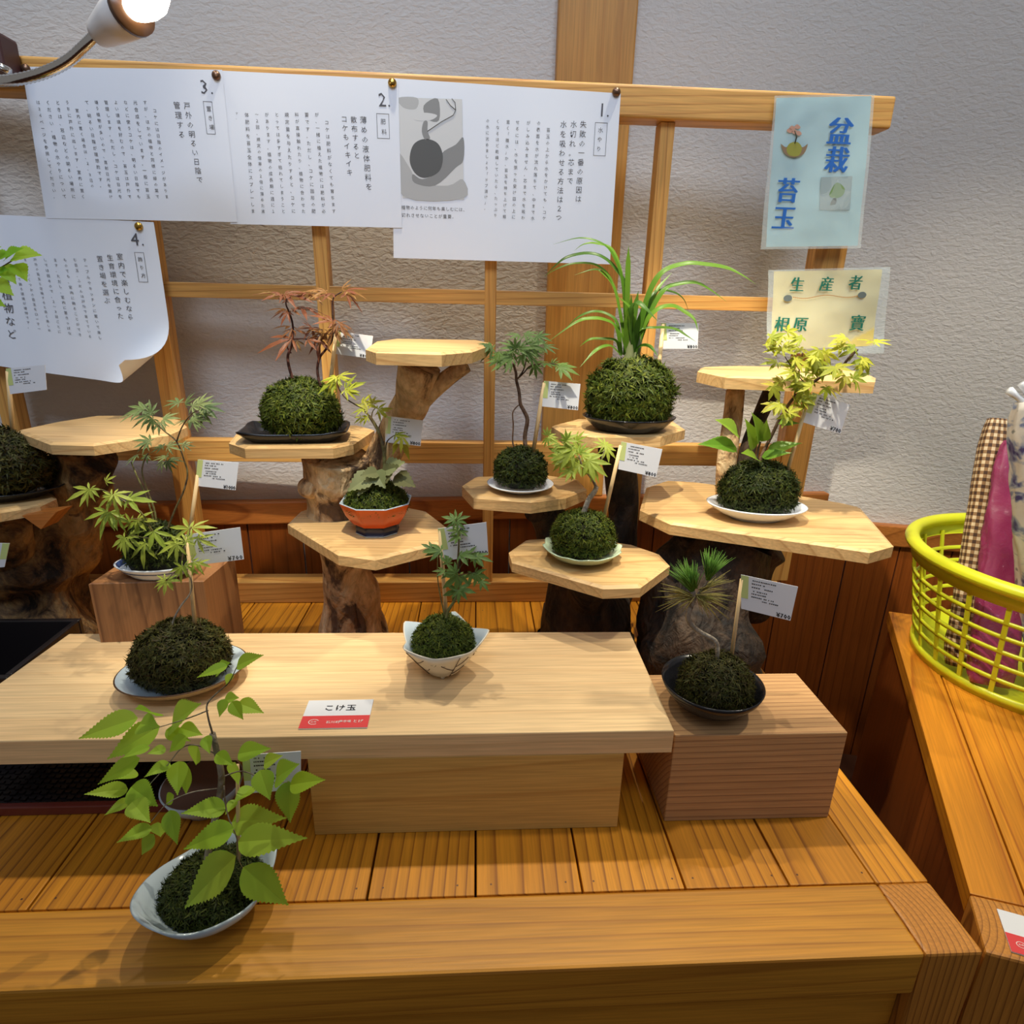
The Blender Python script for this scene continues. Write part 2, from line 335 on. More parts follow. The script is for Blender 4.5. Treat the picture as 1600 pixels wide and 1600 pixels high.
b = MB(); wallbox(b, CORN, BD, BN, -0.655, -0.522, 0.0, 0.0178, ZT+0.0005, 2.7); bevel(struct(b, 'trim_3', M['post']), 0.003)
b = MB(); b.box(-3, 3, -2.5, 1.6, -0.05, 0.0); struct(b, 'floor', plain('floor_stain', s2l(80, 40, 16), 0.9))

# ------------------------------------------------------------------ left platform
pf = thing('display_platform', 'large pine platform with cross boards and thick front beam, carrying the plant display', 'platform', (0, 0.75, 0))
edges = [-0.945, -0.840, -0.735, -0.630, -0.5245, -0.4192, -0.3125, -0.2075, -0.1035, 0.0021, 0.1083, 0.2124, 0.3197, 0.4100]
for i in range(len(edges)-1):
    b = MB(); x0, x1 = edges[i]+0.0011, edges[i+1]-0.0011
    b.box(x0, x1, 0.4545, 1.094 if x0 > -0.75 else 1.07, ST-0.02, ST)
    b.mat(1)
    for q in (0.12, 0.88):
        for yy in (0.466, 1.05):
            c = Vector((x0+(x1-x0)*(q+rnd.uniform(-.05, .05)), yy, ST+0.0001)); r = 0.0011
            b.add([c+Vector((r*math.cos(a*math.pi/4), r*math.sin(a*math.pi/4), 0)) for a in range(8)], [tuple(range(8))])
    bevel(b.build('deck_board', [M['deck'], M['brown_pin']], pf), 0.0008)
b = MB(); b.box(-0.945, 0.4105, 0.3805, 0.4538, ST-0.052, ST); bevel(b.build('front_beam', M['deck_x'], pf), 0.003)
b = MB(); b.box(0.4105, 0.4665, 0.4538, 1.10, ST-0.052, ST); bevel(b.build('side_beam', M['deck'], pf), 0.002)
b = MB(); b.box(0.4108, 0.4665, 0.3805, 0.4535, 0, ST); bevel(b.build('corner_post', M['endg'], pf), 0.003)
b = MB(); b.box(-0.945, 0.4100, 0.395, 0.43, ST-0.115, ST-0.0525); b.build('apron', M['deck_x'], pf)
b = MB(); b.box(-0.945, -0.88, 0.385, 0.45, 0, ST-0.053); b.build('leg', M['deck_z'], pf)
b = MB(); b.box(0.30, 0.345, 0.432, 0.47, 0, ST-0.0525); b.build('leg', M['deck_z'], pf)

# ------------------------------------------------------------------ right platform (turned)
A0 = Vector((0.4675, 0.3805)); AL = (Vector((1.483, 1.916))*0.55-A0).normalized(); LEN = 0.74
AF = Vector((math.cos(math.radians(-19)), math.sin(math.radians(-19))))
AB = AF
def pr(s, t): q = A0+AL*s+AF*t; return (q.x, q.y)
p2 = thing('display_platform', 'orange pine platform turned towards the corner, carrying the lime basket', 'platform', (*pr(0.3, 0.3), 0))
def quad(mb, s0, s1, t0, t1, z0, z1):
    q = [pr(s0, t0), pr(s0, t1), pr(s1, t1), pr(s1, t0)]
    mb.hexa([(x, y, z0) for x, y in q]+[(x, y, z1) for x, y in q])
ROT2 = math.atan2(AL.y, AL.x)-math.pi/2
def turned(mb, name, mat, par, rz):
    """builds the mesh in a frame turned by rz so that the grain follows the boards"""
    org = Vector(par['_org']); R = Matrix.Rotation(-rz, 3, 'Z'); mb.v = [R @ (x-org)+org for x in mb.v]
    o = mb.build(name, mat, par); o.location = Matrix.Rotation(rz, 3, 'Z') @ o.location; o.rotation_euler.z = rz; return o
ts = [0.0, 0.052, 0.150, 0.250, 0.350, 0.450, 0.55, 0.65]
for i in range(len(ts)-1):
    b = MB(); quad(b, 0.066 if i == 0 else 0.0665, LEN, ts[i]+0.001, ts[i+1]-0.001, ST-0.025, ST)
    bevel(turned(b, 'side_beam' if i == 0 else 'deck_board', M['deckr'], p2, ROT2), 0.001)
b = MB(); quad(b, 0.0, 0.0655, 0.0, 0.0515, 0.0, ST); bevel(turned(b, 'corner_post', M['endg'], p2, ROT2), 0.003)
b = MB(); quad(b, 0.0, 0.0655, 0.052, 0.65, ST-0.06, ST); bevel(turned(b, 'front_beam', M['deck_x'], p2, math.radians(-19)), 0.002)
b = MB(); quad(b, 0.066, LEN, 0.008, 0.02, 0.0, ST-0.0255); turned(b, 'side_panel', M['panel'], p2, ROT2)
b = MB(); quad(b, 0.006, 0.02, 0.052, 0.65, 0.0, ST-0.0605); turned(b, 'front_panel', M['panel'], p2, math.radians(-19))

# ------------------------------------------------------------------ lattice
LY = 1.0846; LB = 1.1146
lt = thing('wooden_lattice', 'pine lattice frame standing behind the driftwood stands with instruction sheets pinned on it', 'lattice', (0, 1.10, ST))
def lz(z): return 1.05+z*0.55
b = MB(); x1 = 0.648; b.box(-0.93, x1, LY-0.012, LB+0.002, lz(0.502), lz(0.583)); bevel(b.build('top_rail', M['lat_x'], lt), 0.004, 3)
for z0, z1, x1 in ((0.0, 0.042, 0.566), (-0.497, -0.428, 0.566)):
    b = MB(); b.box(-0.93, x1, LY+0.001, LB, lz(z0), lz(z1)); bevel(b.build('middle_rail', M['lat_x'], lt), 0.001)
b = MB(); b.box(-0.93, 0.60, LY-0.001, LB+0.010, ST+0.0005, lz(-0.921)); bevel(b.build('bottom_rail', M['lat_x'], lt), 0.002)
for x0, x1 in ((-0.802, -0.775), (-0.535, -0.505), (-0.2607, -0.2392), (0.0143, 0.0336), (0.285, 0.308), (0.5665, 0.620)):
    b = MB(); b.box(x0, x1, LY, LB-0.001, lz(-0.92), lz(0.501)); bevel(b.build('stile', M['lat_z'], lt), 0.001)

# ------------------------------------------------------------------ lettering
_gc = {}
def glyph(ch):
    if ch not in _gc:
        cu = bpy.data.curves.new('g', 'FONT'); cu.body = ch; cu.resolution_u = 1; cu.align_x = 'CENTER'; cu.size = 1.0
        o = bpy.data.objects.new('g', cu); COL.objects.link(o)
        dg = bpy.context.evaluated_depsgraph_get(); me = bpy.data.meshes.new_from_object(o.evaluated_get(dg))
        vs = [v.co.copy() for v in me.vertices]; fs = [tuple(p.vertices) for p in me.polygons]
        bpy.data.objects.remove(o); bpy.data.curves.remove(cu); bpy.data.meshes.remove(me)
        _gc[ch] = (vs, fs)
    return _gc[ch]
def put(mb, ch, c, size, ex, ey, bold=0.0):
    """one character centred on c, ex to its right, ey up"""
    vs, fs = glyph(ch)
    if not vs: return
    up = ex.cross(ey).normalized()
    for n_, d in enumerate([0] if not bold else [-bold, 0, bold]):
        mb.add([Vector(c)+up*(0.00006*n_)+ex*((v.x+d)*size*0.84)+ey*((v.y-0.36)*size*0.84) for v in vs], fs)
def run(mb, text, p0, p1, size, ex, ey, bold=0.0):
    n = len(text)
    for i, ch in enumerate(text):
        if ch in ' 　': continue
        put(mb, ch, Vector(p0).lerp(Vector(p1), (i+0.5)/n), size, ex, ey, bold)
EX, EZ = Vector((1, 0, 0)), Vector((0, 0, 1))
def column(mb, text, a, b_, Y, k=0.95):
    p0, p1 = W(*a, Y), W(*b_, Y); run(mb, text, p0, p1, (p1-p0).length/len(text)*k, EX, EZ)
def frame(mb, a, b_, Y, w=0.0008):
    p, q = W(*a, Y), W(*b_, Y); x0, x1, z1, z0 = p.x, q.x, p.z, q.z
    for (u0, u1, v0, v1) in ((x0, x1, z0, z0+w), (x0, x1, z1-w, z1), (x0, x0+w, z0, z1), (x1-w, x1, z0, z1)):
        mb.add([(u0, Y, v0), (u1, Y, v0), (u1, Y, v1), (u0, Y, v1)], [(0, 1, 2, 3)])
def sheet(label, corners, Y, mat='paper', wob=0.0, name='instruction_sheet'):
    c = [W(*q, Y) for q in corners]                                # tl, tr, br, bl
    t = thing(name, label, 'sign', tuple(c[3].lerp(c[2], 0.5)))
    b = MB(); b.smooth = True; n = 12; vs = []
    for j in range(n+1):
        for i in range(n+1):
            p = c[0].lerp(c[1], i/n).lerp(c[3].lerp(c[2], i/n), j/n); p.y -= wob*(j/n)**2*(0.6+0.4*math.sin(i*0.9)); vs.append(p)
    m = len(vs); vs += [p+Vector((0, 0.0003, 0)) for p in vs]; fs = []
    for j in range(n):
        for i in range(n):
            a = j*(n+1)+i; f = (a, a+n+1, a+n+2, a+1); fs.append(f); fs.append(tuple(reversed([x+m for x in f])))
    b.add(vs, fs); b.build('paper', M[mat], t); return t
GS = 'instruction sheets pinned to the lattice'
Y1, Y2, Y3, Y4 = 1.0705, 1.0695, 1.0685, 1.0690
s1 = sheet('white instruction sheet numbered 1 with a grey photo of a hand holding a moss ball', [(612, 122), (970, 146), (953, 413), (615, 403)], Y1)
s2 = sheet('white instruction sheet numbered 2, pinned between sheets 1 and 3', [(340, 110), (622, 124), (628, 356), (360, 350)], Y2)
s3 = sheet('white instruction sheet numbered 3, pinned left of sheet 2 beside the gooseneck lamp', [(34, 104), (347, 109), (371, 347), (72, 341)], Y3)
for s in (s1, s2, s3): s['group'] = GS
b = MB(); Y = Y1-0.0004
column(b, '失敗の一番の原因は', (912, 187), (903, 318), Y); column(b, '水切れ。芯まで', (897, 187), (890, 290), Y); column(b, '水を吸わせる方法は２つ', (881, 187), (873, 347), Y)
b.build('heading_text', M['ink'], s1); b = MB()
for tx, a, c in (('苔玉の上から水をかけても、コケ', (857, 198), (850, 346)), ('の表面を水が流れ落ちて、中まで水', (842, 187), (832, 346)), ('がしみ込みません。芯まで水を吸わ', (826, 187), (817, 345)),
                 ('せるには、水を張った受け皿の上に', (809, 186), (802, 344)), ('置く「腰水」か、苔玉を持ち上げて軽', (794, 186), (788, 343)), ('くなるほど乾燥していたら、たっぷり', (778, 185), (774, 341)), ('の水に沈めましょう「ドブ漬け」。', (762, 184), (759, 330))):
    column(b, tx, a, c, Y, 0.8)
b.build('body_text', M['ink'], s1); b = MB()
column(b, '水やり', (939, 196), (935, 240), Y, 0.75); frame(b, (930, 191), (946, 244), Y, 0.0006); b.build('section_title', M['ink'], s1); b = MB()
run(b, '1.', W(936, 171, Y), W(955, 172, Y), 0.030, EX, EZ); b.build('sheet_number', M['ink'], s1); b = MB()
run(b, '植物のように何年も楽しむには、', W(627, 324, Y), W(730, 328, Y), 0.0075, EX, EZ); run(b, '切れさせないことが重要。', W(627, 336, Y), W(713, 339, Y), 0.0075, EX, EZ)
b.build('photo_caption', M['ink'], s1)
b = MB(); Y = Y2-0.0004
column(b, '薄めの液体肥料を', (567, 180), (577, 299), Y); column(b, '散布すると', (552, 180), (558, 250), Y); column(b, 'コケもイキイキ', (537, 179), (547, 276), Y)
b.build('heading_text', M['ink'], s2); b = MB()
T2 = ['コケは肥料がなくても育ちます', 'が、一緒に植えた植物には肥料が必', '要です。ただし、コケに固形の肥', '料が直接触れたり、植物に合わせた', '規定量を与えたりすると、コケに', 'とっては多すぎて枯れてしまうこと', 'があります。植物の成長期に週に１', '〜２回、規定の倍率の２倍に薄めた液', '体肥料を苔玉全体にスプレーしま', 'す。']
for i, tx in enumerate(T2):
    x = 510-15.6*i; L = (335 if len(tx) > 3 else 188)
    column(b, tx, (x, 186 if i == 0 else 174), (x+12-i*0.2 if len(tx) > 3 else x+1, L), Y, 0.8)
b.build('body_text', M['ink'], s2); b = MB()
column(b, '肥料', (598, 182), (601, 214), Y, 0.7); frame(b, (588, 177), (609, 217), Y, 0.0006); b.build('section_title', M['ink'], s2); b = MB(); run(b, '2.', W(592, 155, Y), W(613, 156, Y), 0.030, EX, EZ)
b.build('sheet_number', M['ink'], s2)
b = MB(); Y = Y3-0.0004
column(b, '戸外の明るい日陰で', (291, 158), (313, 288), Y); column(b, '管理する', (275, 157), (285, 218), Y)
b.build('heading_text', M['ink'], s3); b = MB()
T3 = ['コケには日陰のイメージがありま', 'すが、ほかの植物と同様に緑の葉で', '光合成をしています。一般に苔玉', 'などに使うコケは、明るい日陰でも', 'よい環境を好むので、苔玉は戸外で', '管理します。ただし、コケは日光を', '嫌う植物が多いので、直射日光を避け', 'て、明るい日陰が理想的です。', '室内に置く場合は、２、３日の', 'うちに戸外に出します。室内に置く', 'ときは、窓辺などの明るい場所に', 'ください。植物の水やりについて', 'は３６ページを参照してください。']
for i, tx in enumerate(T3):
    x = 241-15.2*i; column(b, tx, (x, 168 if i in (0, 8) else 155), (x+20+i*0.7, 312 if len(tx) > 14 else 295), Y, 0.8)
b.build('body_text', M['ink'], s3); b = MB()
column(b, '置き場', (325, 163), (332, 206), Y, 0.75); frame(b, (317, 158), (337, 210), Y, 0.0006); b.build('section_title', M['ink'], s3); b = MB(); run(b, '3.', W(313, 135, Y), W(336, 136, Y), 0.030, EX, EZ)
b.build('sheet_number', M['ink'], s3)
# the grey photograph printed on sheet 1
g = [plain('print_grey_%d' % i, (v,)*3, 0.6) for i, v in enumerate((0.46, 0.26, 0.10, 0.05, 0.66))]
b = MB(); Y = Y1-0.0004
def flat(pts, mi, dy): b.mat(mi); b.add([W(x, y, Y-dy) for x, y in pts], [tuple(reversed(range(len(pts))))])
def curve(pts, n=6):                                              # closed smooth outline
    out = []; k = len(pts)
    for i in range(k):
        p0, p1, p2_, p3 = (Vector(pts[(i+j-1) % k]) for j in range(4))
        for s in range(n):
            t = s/n; out.append(tuple(0.5*((2*p1)+(p2_-p0)*t+(2*p0-5*p1+4*p2_-p3)*t*t+(3*p1-p0-3*p2_+p3)*t**3)))
    return out
flat([(621, 152), (722, 155), (725, 312), (629, 309)], 4, 0)
flat(curve([(622, 240), (640, 262), (655, 285), (700, 290), (723, 280), (724, 310), (630, 307)], 4), 0, 0.00004)
flat(curve([(622, 153), (652, 153), (650, 170), (630, 168)], 4), 0, 0.00004)
flat(curve([(662, 165), (684, 154), (686, 188), (668, 186)], 4), 1, 0.00005)
flat(curve([(648, 182), (662, 176), (683, 180), (672, 188), (650, 188)], 4), 4, 0.0001)
flat(curve([(724, 215), (712, 226), (690, 240), (684, 268), (660, 280), (645, 272), (648, 286), (680, 290), (712, 262), (724, 250)], 4), 1, 0.00008)
flat(curve([(640, 250), (646, 226), (664, 217), (684, 224), (692, 245), (686, 268), (664, 278), (648, 270)], 5), 2, 0.00012)
flat(curve([(664, 218), (659, 205), (662, 190), (668, 190), (668, 205), (672, 216)], 3), 1, 0.00012)
for pts in ([(668, 205), (690, 190), (708, 180), (712, 172)], [(712, 172), (704, 165), (697, 155)], [(712, 172), (711, 160), (706, 154)]):
    b.mat(2); b.tube([W(x, y, Y-0.0002) for x, y in pts], 0.0005, 4)
b.build('printed_photo', g, s1)
# sheet 4 with its curled lower corner
s4 = thing('instruction_sheet', 'white instruction sheet numbered 4 with a curled lower corner, below sheet 3', 'sign', tuple(W(100, 560, Y4)), GS)
def s4p(u, v):                                                     # u left-right, v top-bottom
    c = [W(-75, 332, Y4), W(240, 347, Y4), W(282, 612, Y4), W(-30, 566, Y4)]
    p = c[0].lerp(c[1], u).lerp(c[3].lerp(c[2], u), v)
    p.y -= 0.006*v*v*(1+0.6*math.sin(u*7))
    d = (u+v*0.95)-1.52                                            # how far past the fold line
    if d > 0:
        R = 0.034; a = min(d*0.215/R, 2.5)
        n_ = Vector((0.68, 0, -0.73)); p0 = p - n_*(d*0.215)
        p = p0+n_*(R*math.sin(a)) + Vector((0, -R*(1-math.cos(a)), 0))
    return p
b = MB(); b.smooth = True; n = 28; vs = [s4p(i/n, j/n) for j in range(n+1) for i in range(n+1)]; fs = []
m = len(vs); vs += [p+Vector((0, 0.0004, 0)) for p in vs]
for j in range(n):
    for i in range(n): a = j*(n+1)+i; f = (a, a+n+1, a+n+2, a+1); fs += [f, tuple(reversed([x+m for x in f]))]
b.add(vs, fs); b.build('paper', M['paper'], s4)
def drape(mb):
    c = [W(-75, 332, Y4), W(240, 347, Y4), W(282, 612, Y4), W(-30, 566, Y4)]
    for q in mb.v:
        u = v = 0.5
        for _ in range(4):
            xl, xr = c[0].x+(c[3].x-c[0].x)*v, c[1].x+(c[2].x-c[1].x)*v; u = min(1, max(0, (q.x-xl)/(xr-xl)))
            zt_, zb_ = c[0].z+(c[1].z-c[0].z)*u, c[3].z+(c[2].z-c[3].z)*u; v = min(1, max(0, (zt_-q.z)/(zt_-zb_)))
        q.y = Y4-0.006*v*v*(1+0.6*math.sin(u*7))-0.0010
    return mb
b = MB(); Y = Y4-0.0005
column(b, '室内で楽しむなら', (186, 394), (206, 502), Y); column(b, '生育環境に合った', (171, 396), (190, 500), Y); column(b, '置き場を選ぶ', (155, 398), (169, 476), Y)
drape(b).build('heading_text', M['ink'], s4); b = MB()
T4 = ['テーブルやキッチンに置いて楽し', 'む苔玉。ふだんは戸外で育てている', 'ものでも、室内に飾ることができ', 'ます。ただし、室内に置きっぱな', 'しでは弱るので、２〜３日ごとに', '戸外の苔玉と交換すると長く楽しめ', 'ます。いくつかの苔玉をローテー', 'ションして飾る環境が理想です。']
for i, tx in enumerate(T4):
    x = 132-15.5*i; column(b, tx, (x, 402), (x+26, 532-i*2.5), Y, 0.8)
drape(b).build('body_text', M['ink'], s4); b = MB()
column(b, '飾り方', (218, 399), (226, 437), Y, 0.75); frame(b, (210, 394), (232, 441), Y, 0.0006); drape(b).build('section_title', M['ink'], s4); b = MB(); run(b, '4.', W(205, 373, Y), W(228, 374, Y), 0.030, EX, EZ); drape(b).build('sheet_number', M['ink'], s4); b = MB()
column(b, '退植物など', (8, 430), (24, 532), Y)
drape(b).build('heading_text', M['ink'], s4)
for (x, y, Y, mt, lb) in ((338, 118, Y3, 'brown_pin', 'brown push pin between sheets 3 and 2'), (613, 130, Y2, 'brass', 'shiny brass push pin where sheets 2 and 1 overlap'), (963, 144, Y1, 'brown_pin', 'dull push pin in the right corner of sheet 1'),
                      (217, 354, Y4, 'brass', 'brass push pin above the number of sheet 4'), (41, 108, Y3, 'brown_pin', 'dull push pin at the left end of sheet 3 beside the lamp neck')):
    b = MB(); c = W(x, y, Y-0.0005); n = 16; vs = []; prof = ((0.0062, 0.0), (0.0064, -0.0012), (0.0052, -0.0034), (0.0028, -0.0047), (0.0, -0.0051))
    for r, d in prof: vs += [c+Vector((r*math.cos(2*math.pi*k/n), d, r*math.sin(2*math.pi*k/n))) for k in range(n)]
    b.smooth = True; b.add(vs, [(i*n+k, i*n+(k+1) % n, (i+1)*n+(k+1) % n, (i+1)*n+k) for i in range(len(prof)-1) for k in range(n)])
    c2 = c+Vector((0, 0.0005, 0)); b.smooth = False
    solo(b, 'push_pin', M[mt], tuple(c), lb, 'pin', 'push pins on the lattice')

# ------------------------------------------------------------------ laminated signs
def film(name, col, alpha):
    m, t, bb = nt(name); bb.inputs['Base Color'].default_value = (*col, 1); bb.inputs['Roughness'].default_value = 0.12
    bb.inputs['Alpha'].default_value = alpha; return m
M['film'] = film('laminate_film', s2l(226, 240, 240), 0.22)
def wavesheet(mb, cor, Y, amp, k, dy=0.0, n=24):
    c = [W(*q, Y) for q in cor]; vs = []
    for j in range(n+1):
        for i in range(n+1):
            p = c[0].lerp(c[1], i/n).lerp(c[3].lerp(c[2], i/n), j/n)
            p.y += dy - amp*(0.5+0.5*math.sin(i/n*k+j/n*k*1.4))*(0.3+0.7*j/n) - amp*0.35*noise.noise(Vector((p.x*40, p.z*40, k))); vs.append(p)
    m = len(vs); vs += [p+Vector((0, 0.0003, 0)) for p in vs]; fs = []
    for j in range(n):
        for i in range(n): a = j*(n+1)+i; f = (a, a+n+1, a+n+2, a+1); fs += [f, tuple(reversed([x+m for x in f]))]
    mb.smooth = True; mb.add(vs, fs)
t = thing('laminated_sign', 'pale blue laminated sign with dark blue lettering and two plant pictures, on the lattice end', 'sign', tuple(W(1270, 385, 1.068)))
YB = 1.0655
b = MB(); wavesheet(b, [(1213, 153), (1362, 150), (1340, 384), (1196, 386)], YB, 0.0025, 5); b.build('card', plain('pale_blue_card', s2l(168, 208, 218), 0.35), t)
b = MB(); wavesheet(b, [(1210, 150), (1366, 147), (1344, 388), (1187, 390)], YB, 0.003, 5, -0.0012); b.build('laminate', M['film'], t)
b = MB(); Y = YB-0.0032
BLUE = plain('blue_print', s2l(36, 104, 190), 0.5); GREEN = plain('green_print', s2l(28, 110, 92), 0.5)
for ch, x, y, s in (('盆', 1313, 206, 48), ('栽', 1308, 250, 46), ('苔', 1231, 298, 44), ('玉', 1225, 341, 44)):
    b = MB(); p = W(x, y, Y); put(b, ch, p, s*mpp(p), EX, EZ, 0.035); b.build('letter', BLUE, t)
b = MB()
pm = [plain('print_grey', s2l(150, 168, 172), 0.5), plain('print_green', s2l(120, 150, 96), 0.5), plain('print_dark', s2l(60, 56, 40), 0.5), plain('print_olive', s2l(150, 150, 60), 0.5), plain('print_brown', s2l(140, 116, 90), 0.5), plain('print_pink', s2l(196, 150, 130), 0.5)]
def fl(pts, mi, dy=0): b.mat(mi); b.add([W(x, y, Y-dy) for x, y in pts], [tuple(reversed(range(len(pts))))])
fl([(1283, 277), (1332, 275), (1328, 328), (1280, 328)], 0, -0.0003)
fl(curve([(1298, 298), (1306, 286), (1314, 288), (1320, 296), (1316, 306), (1304, 310), (1296, 306)], 4), 1)
fl(curve([(1297, 320), (1302, 310), (1307, 311), (1305, 320)], 3), 2, 0.0001); fl(curve([(1296, 328), (1298, 321), (1310, 320), (1312, 327)], 3), 0, 0.00012)
b.build('printed_picture', pm, t); b = MB()
fl(curve([(1220, 225), (1226, 240), (1240, 246), (1256, 240), (1262, 225), (1254, 230), (1240, 226), (1228, 230)], 4), 4)
fl(curve([(1229, 234), (1234, 224), (1246, 222), (1253, 231), (1248, 243), (1234, 243)], 4), 3, 0.0001)
for x, y in ((1238, 200), (1246, 198), (1242, 206), (1234, 204), (1248, 208)): fl(curve([(x-5, y), (x, y-4), (x+5, y+1), (x, y+4)], 2), 5, 0.0001)
b.mat(2); b.tube([W(1242, 224, Y-0.0003), W(1245, 214, Y-0.0003), W(1242, 204, Y-0.0003)], 0.0009, 4)
b.build('printed_picture', pm, t)
t = thing('laminated_sign', 'yellow laminated sign with green lettering and a dotted line, below the blue sign', 'sign', tuple(W(1290, 540, 1.068)))
b = MB(); wavesheet(b, [(1209, 424), (1378, 421), (1362, 540), (1204, 548)], YB, 0.0035, 6); b.build('card', plain('yellow_card', s2l(222, 202, 120), 0.35), t)
b = MB(); wavesheet(b, [(1200, 422), (1390, 417), (1378, 552), (1196, 552)], YB, 0.004, 6, -0.0012); b.build('laminate', M['film'], t)
b = MB(); Y = YB-0.0045
for ch, x, y, s in (('生', 1246, 445, 27), ('産', 1292, 444, 27), ('者', 1337, 442, 27), ('相', 1222, 507, 28), ('原', 1251, 507, 28), ('寶', 1340, 505, 30)):
    b = MB(); p = W(x, y, Y); put(b, ch, p, s*mpp(p), EX, EZ, 0.03); b.build('letter', GREEN, t)
b = MB()
for x, y in ((1231, 466), (1347, 461)):
    b.mat(0); c = W(x, y, Y); b.add([c+Vector((0.0075*math.cos(a*math.pi/8), 0, 0.0052*math.sin(a*math.pi/8))) for a in range(16)], [tuple(reversed(range(16)))])
for i in range(34):
    b.mat(1); c = W(1240+i*3, 464.5+2.2*math.sin(i*0.28)-i*0.07, Y); b.add([c+Vector((0.0011*math.cos(a*math.pi/3), 0, 0.0011*math.sin(a*math.pi/3))) for a in range(6)], [tuple(reversed(range(6)))])
b.build('printed_dots', [plain('slate_print', s2l(100, 112, 112), 0.5), plain('orange_print', s2l(170, 110, 40), 0.5)], t)

# ------------------------------------------------------------------ gooseneck lamp
YL = 0.92
lp = thing('gooseneck_lamp', 'white clip-on gooseneck spot lamp, lit, clamped to the top left of the lattice', 'lamp', tuple(W(-20, 125, YL)))
def spline(pts, n=6):
    P = [Vector(p) for p in pts]; P = [P[0]*2-P[1]]+P+[P[-1]*2-P[-2]]; out = []
    for i in range(1, len(P)-2):
        for s in range(n):
            t = s/n; out.append(0.5*((2*P[i])+(P[i+1]-P[i-1])*t+(2*P[i-1]-5*P[i]+4*P[i+1]-P[i+2])*t*t+(3*P[i]-P[i-1]-3*P[i+1]+P[i+2])*t**3))
    return out+[P[-2]]
pts = spline([W(-45, 118, 1.03), W(-20, 125, YL+0.03), W(20, 125, YL), W(65, 115, YL-0.01), W(105, 96, YL-0.015), W(135, 70, YL-0.02), W(152, 52, YL-0.02)], 14)
b = MB(); b.tube(pts, [0.0060+0.0007*(i % 2) for i in range(len(pts))], 10); b.build('gooseneck', M['chrome'], lp)
a0, a1 = W(153, 54, YL-0.02), W(203, 18, YL-0.055); ax = (a1-a0).normalized()
k = mpp(a0)
b = MB(); b.tube([a0, a0+ax*0.004, a0+ax*0.012, a0+(a1-a0)*0.55, a1], [0.008, 0.0145, 0.0165, 0.021, 0.0245], 24); b.build('lamp_socket', M['lampw'], lp)
b = MB(); b.tube([a1, a1+ax*0.006], [0.0252, 0.0252], 24); b.build('socket_ring', M['brown_rim'], lp)
b = MB(); b.tube([a1+ax*0.0065, a1+ax*0.015, a1+ax*0.028, a1+ax*0.042, a1+ax*0.054, a1+ax*0.060], [0.012, 0.0155, 0.0185, 0.0185, 0.014, 0.006], 20); b.build('bulb', M['bulb'], lp)
c = W(-14, 100, 1.048)
b = MB(); b.box(c.x-0.03, c.x+0.028, 1.03, 1.071, c.z-0.012, c.z+0.035); bevel(b.build('clamp', M['maroon'], lp), 0.004)
b = MB(); b.tube([W(-30, 103, 1.02), W(2, 104, 1.02), W(15, 112, 1.02)], 0.005, 8); b.build('clamp_spring', M['chrome'], lp)

# ------------------------------------------------------------------ plank, blocks, trays, cards
PT, PB = 0.6285, 0.6003
b = MB(); b.prism([(-0.548, 0.5335), (0.2108, 0.5325), (0.2130, 0.7395), (-0.5310, 0.7450)], PB+0.0003, PT, 0.0008)
solo(b, 'wooden_plank', M['plank'], (-0.17, 0.64, PB), 'long pale wooden plank resting on a block, carrying two potted plants', 'plank')
b = MB(); b.box(-0.172, 0.1600, 0.5325, 0.68, ST+0.0003, PB); bevel(solo(b, 'wooden_block', M['block'], (0, 0.6, ST), 'wide pale wooden block holding up the long plank', 'block'), 0.001)
b = MB(); b.box(-0.54, -0.45, 0.668, 0.735, ST+0.0003, PB); bevel(solo(b, 'wooden_block', M['block'], (-0.5, 0.70, ST), 'pale wooden block hidden behind the woven tray, under the left end of the plank', 'block'), 0.001)
RZ = 0.6172
b = MB(); b.box(0.2150, 0.4068, 0.5385, 0.6530, ST+0.0003, RZ)
o = solo(b, 'wooden_block', M['block2'], (0.31, 0.6, ST), 'rough-sawn wooden block on the right carrying the black pine bowl', 'block'); bevel(o, 0.0012)
# block on the left
LBZ = W(255, 905, 0.735).z
q = [Zp(138, 912, LBZ), Zp(318, 908, LBZ), Zp(366, 868, LBZ), Zp(208, 866, LBZ)]
b = MB(); b.prism([(p.x, p.y) for p in (q[0], q[1], q[2], q[3])], ST+0.0003, LBZ, 0.001)
solo(b, 'wooden_block', M['block3'], (q[0].x+0.1, q[0].y+0.04, ST), 'tall brown wooden block behind the plank carrying the blue and white dish', 'block')
# trays
def tray(name, label, x0, x1, y0, y1, z0, h, rimm, floorm, mesh=False):
    t = thing(name, label, 'tray', ((x0+x1)/2, (y0+y1)/2, z0)); b = MB(); w = 0.008
    b.box(x0, x1, y0, y0+w, z0, z0+h); b.box(x0, x1, y1-w, y1, z0, z0+h); b.box(x0, x0+w, y0+w, y1-w, z0, z0+h); b.box(x1-w, x1, y0+w, y1-w, z0, z0+h)
    bevel(b.build('rim', rimm, t), 0.0015)
    b = MB(); b.box(x0+w, x1-w, y0+w, y1-w, z0, z0+0.003)
    b.build('base', floorm, t)
    if mesh:
        b = MB(); s = 0.0085; xx = x0+w+0.002; j = 0
        while xx < x1-w-0.008:
            yy = y0+w+0.002
            while yy < y1-w-0.008: b.box(xx, xx+0.0058, yy+(j % 2)*0.002, yy+0.0058, z0+0.003, z0+0.0052); yy += s
            xx += s; j += 1
        b.build('woven_mat', M['black_pl'], t)
    return t
yf = Zp(100, 1274, ST).y
tray('woven_tray', 'dark woven tray with a reddish brown front edge lying under the plank', -0.66, Zp(287, 1268, ST).x, yf, yf+0.115, ST+0.0003, 0.012, M['redlac'], M['black_pl'], True)
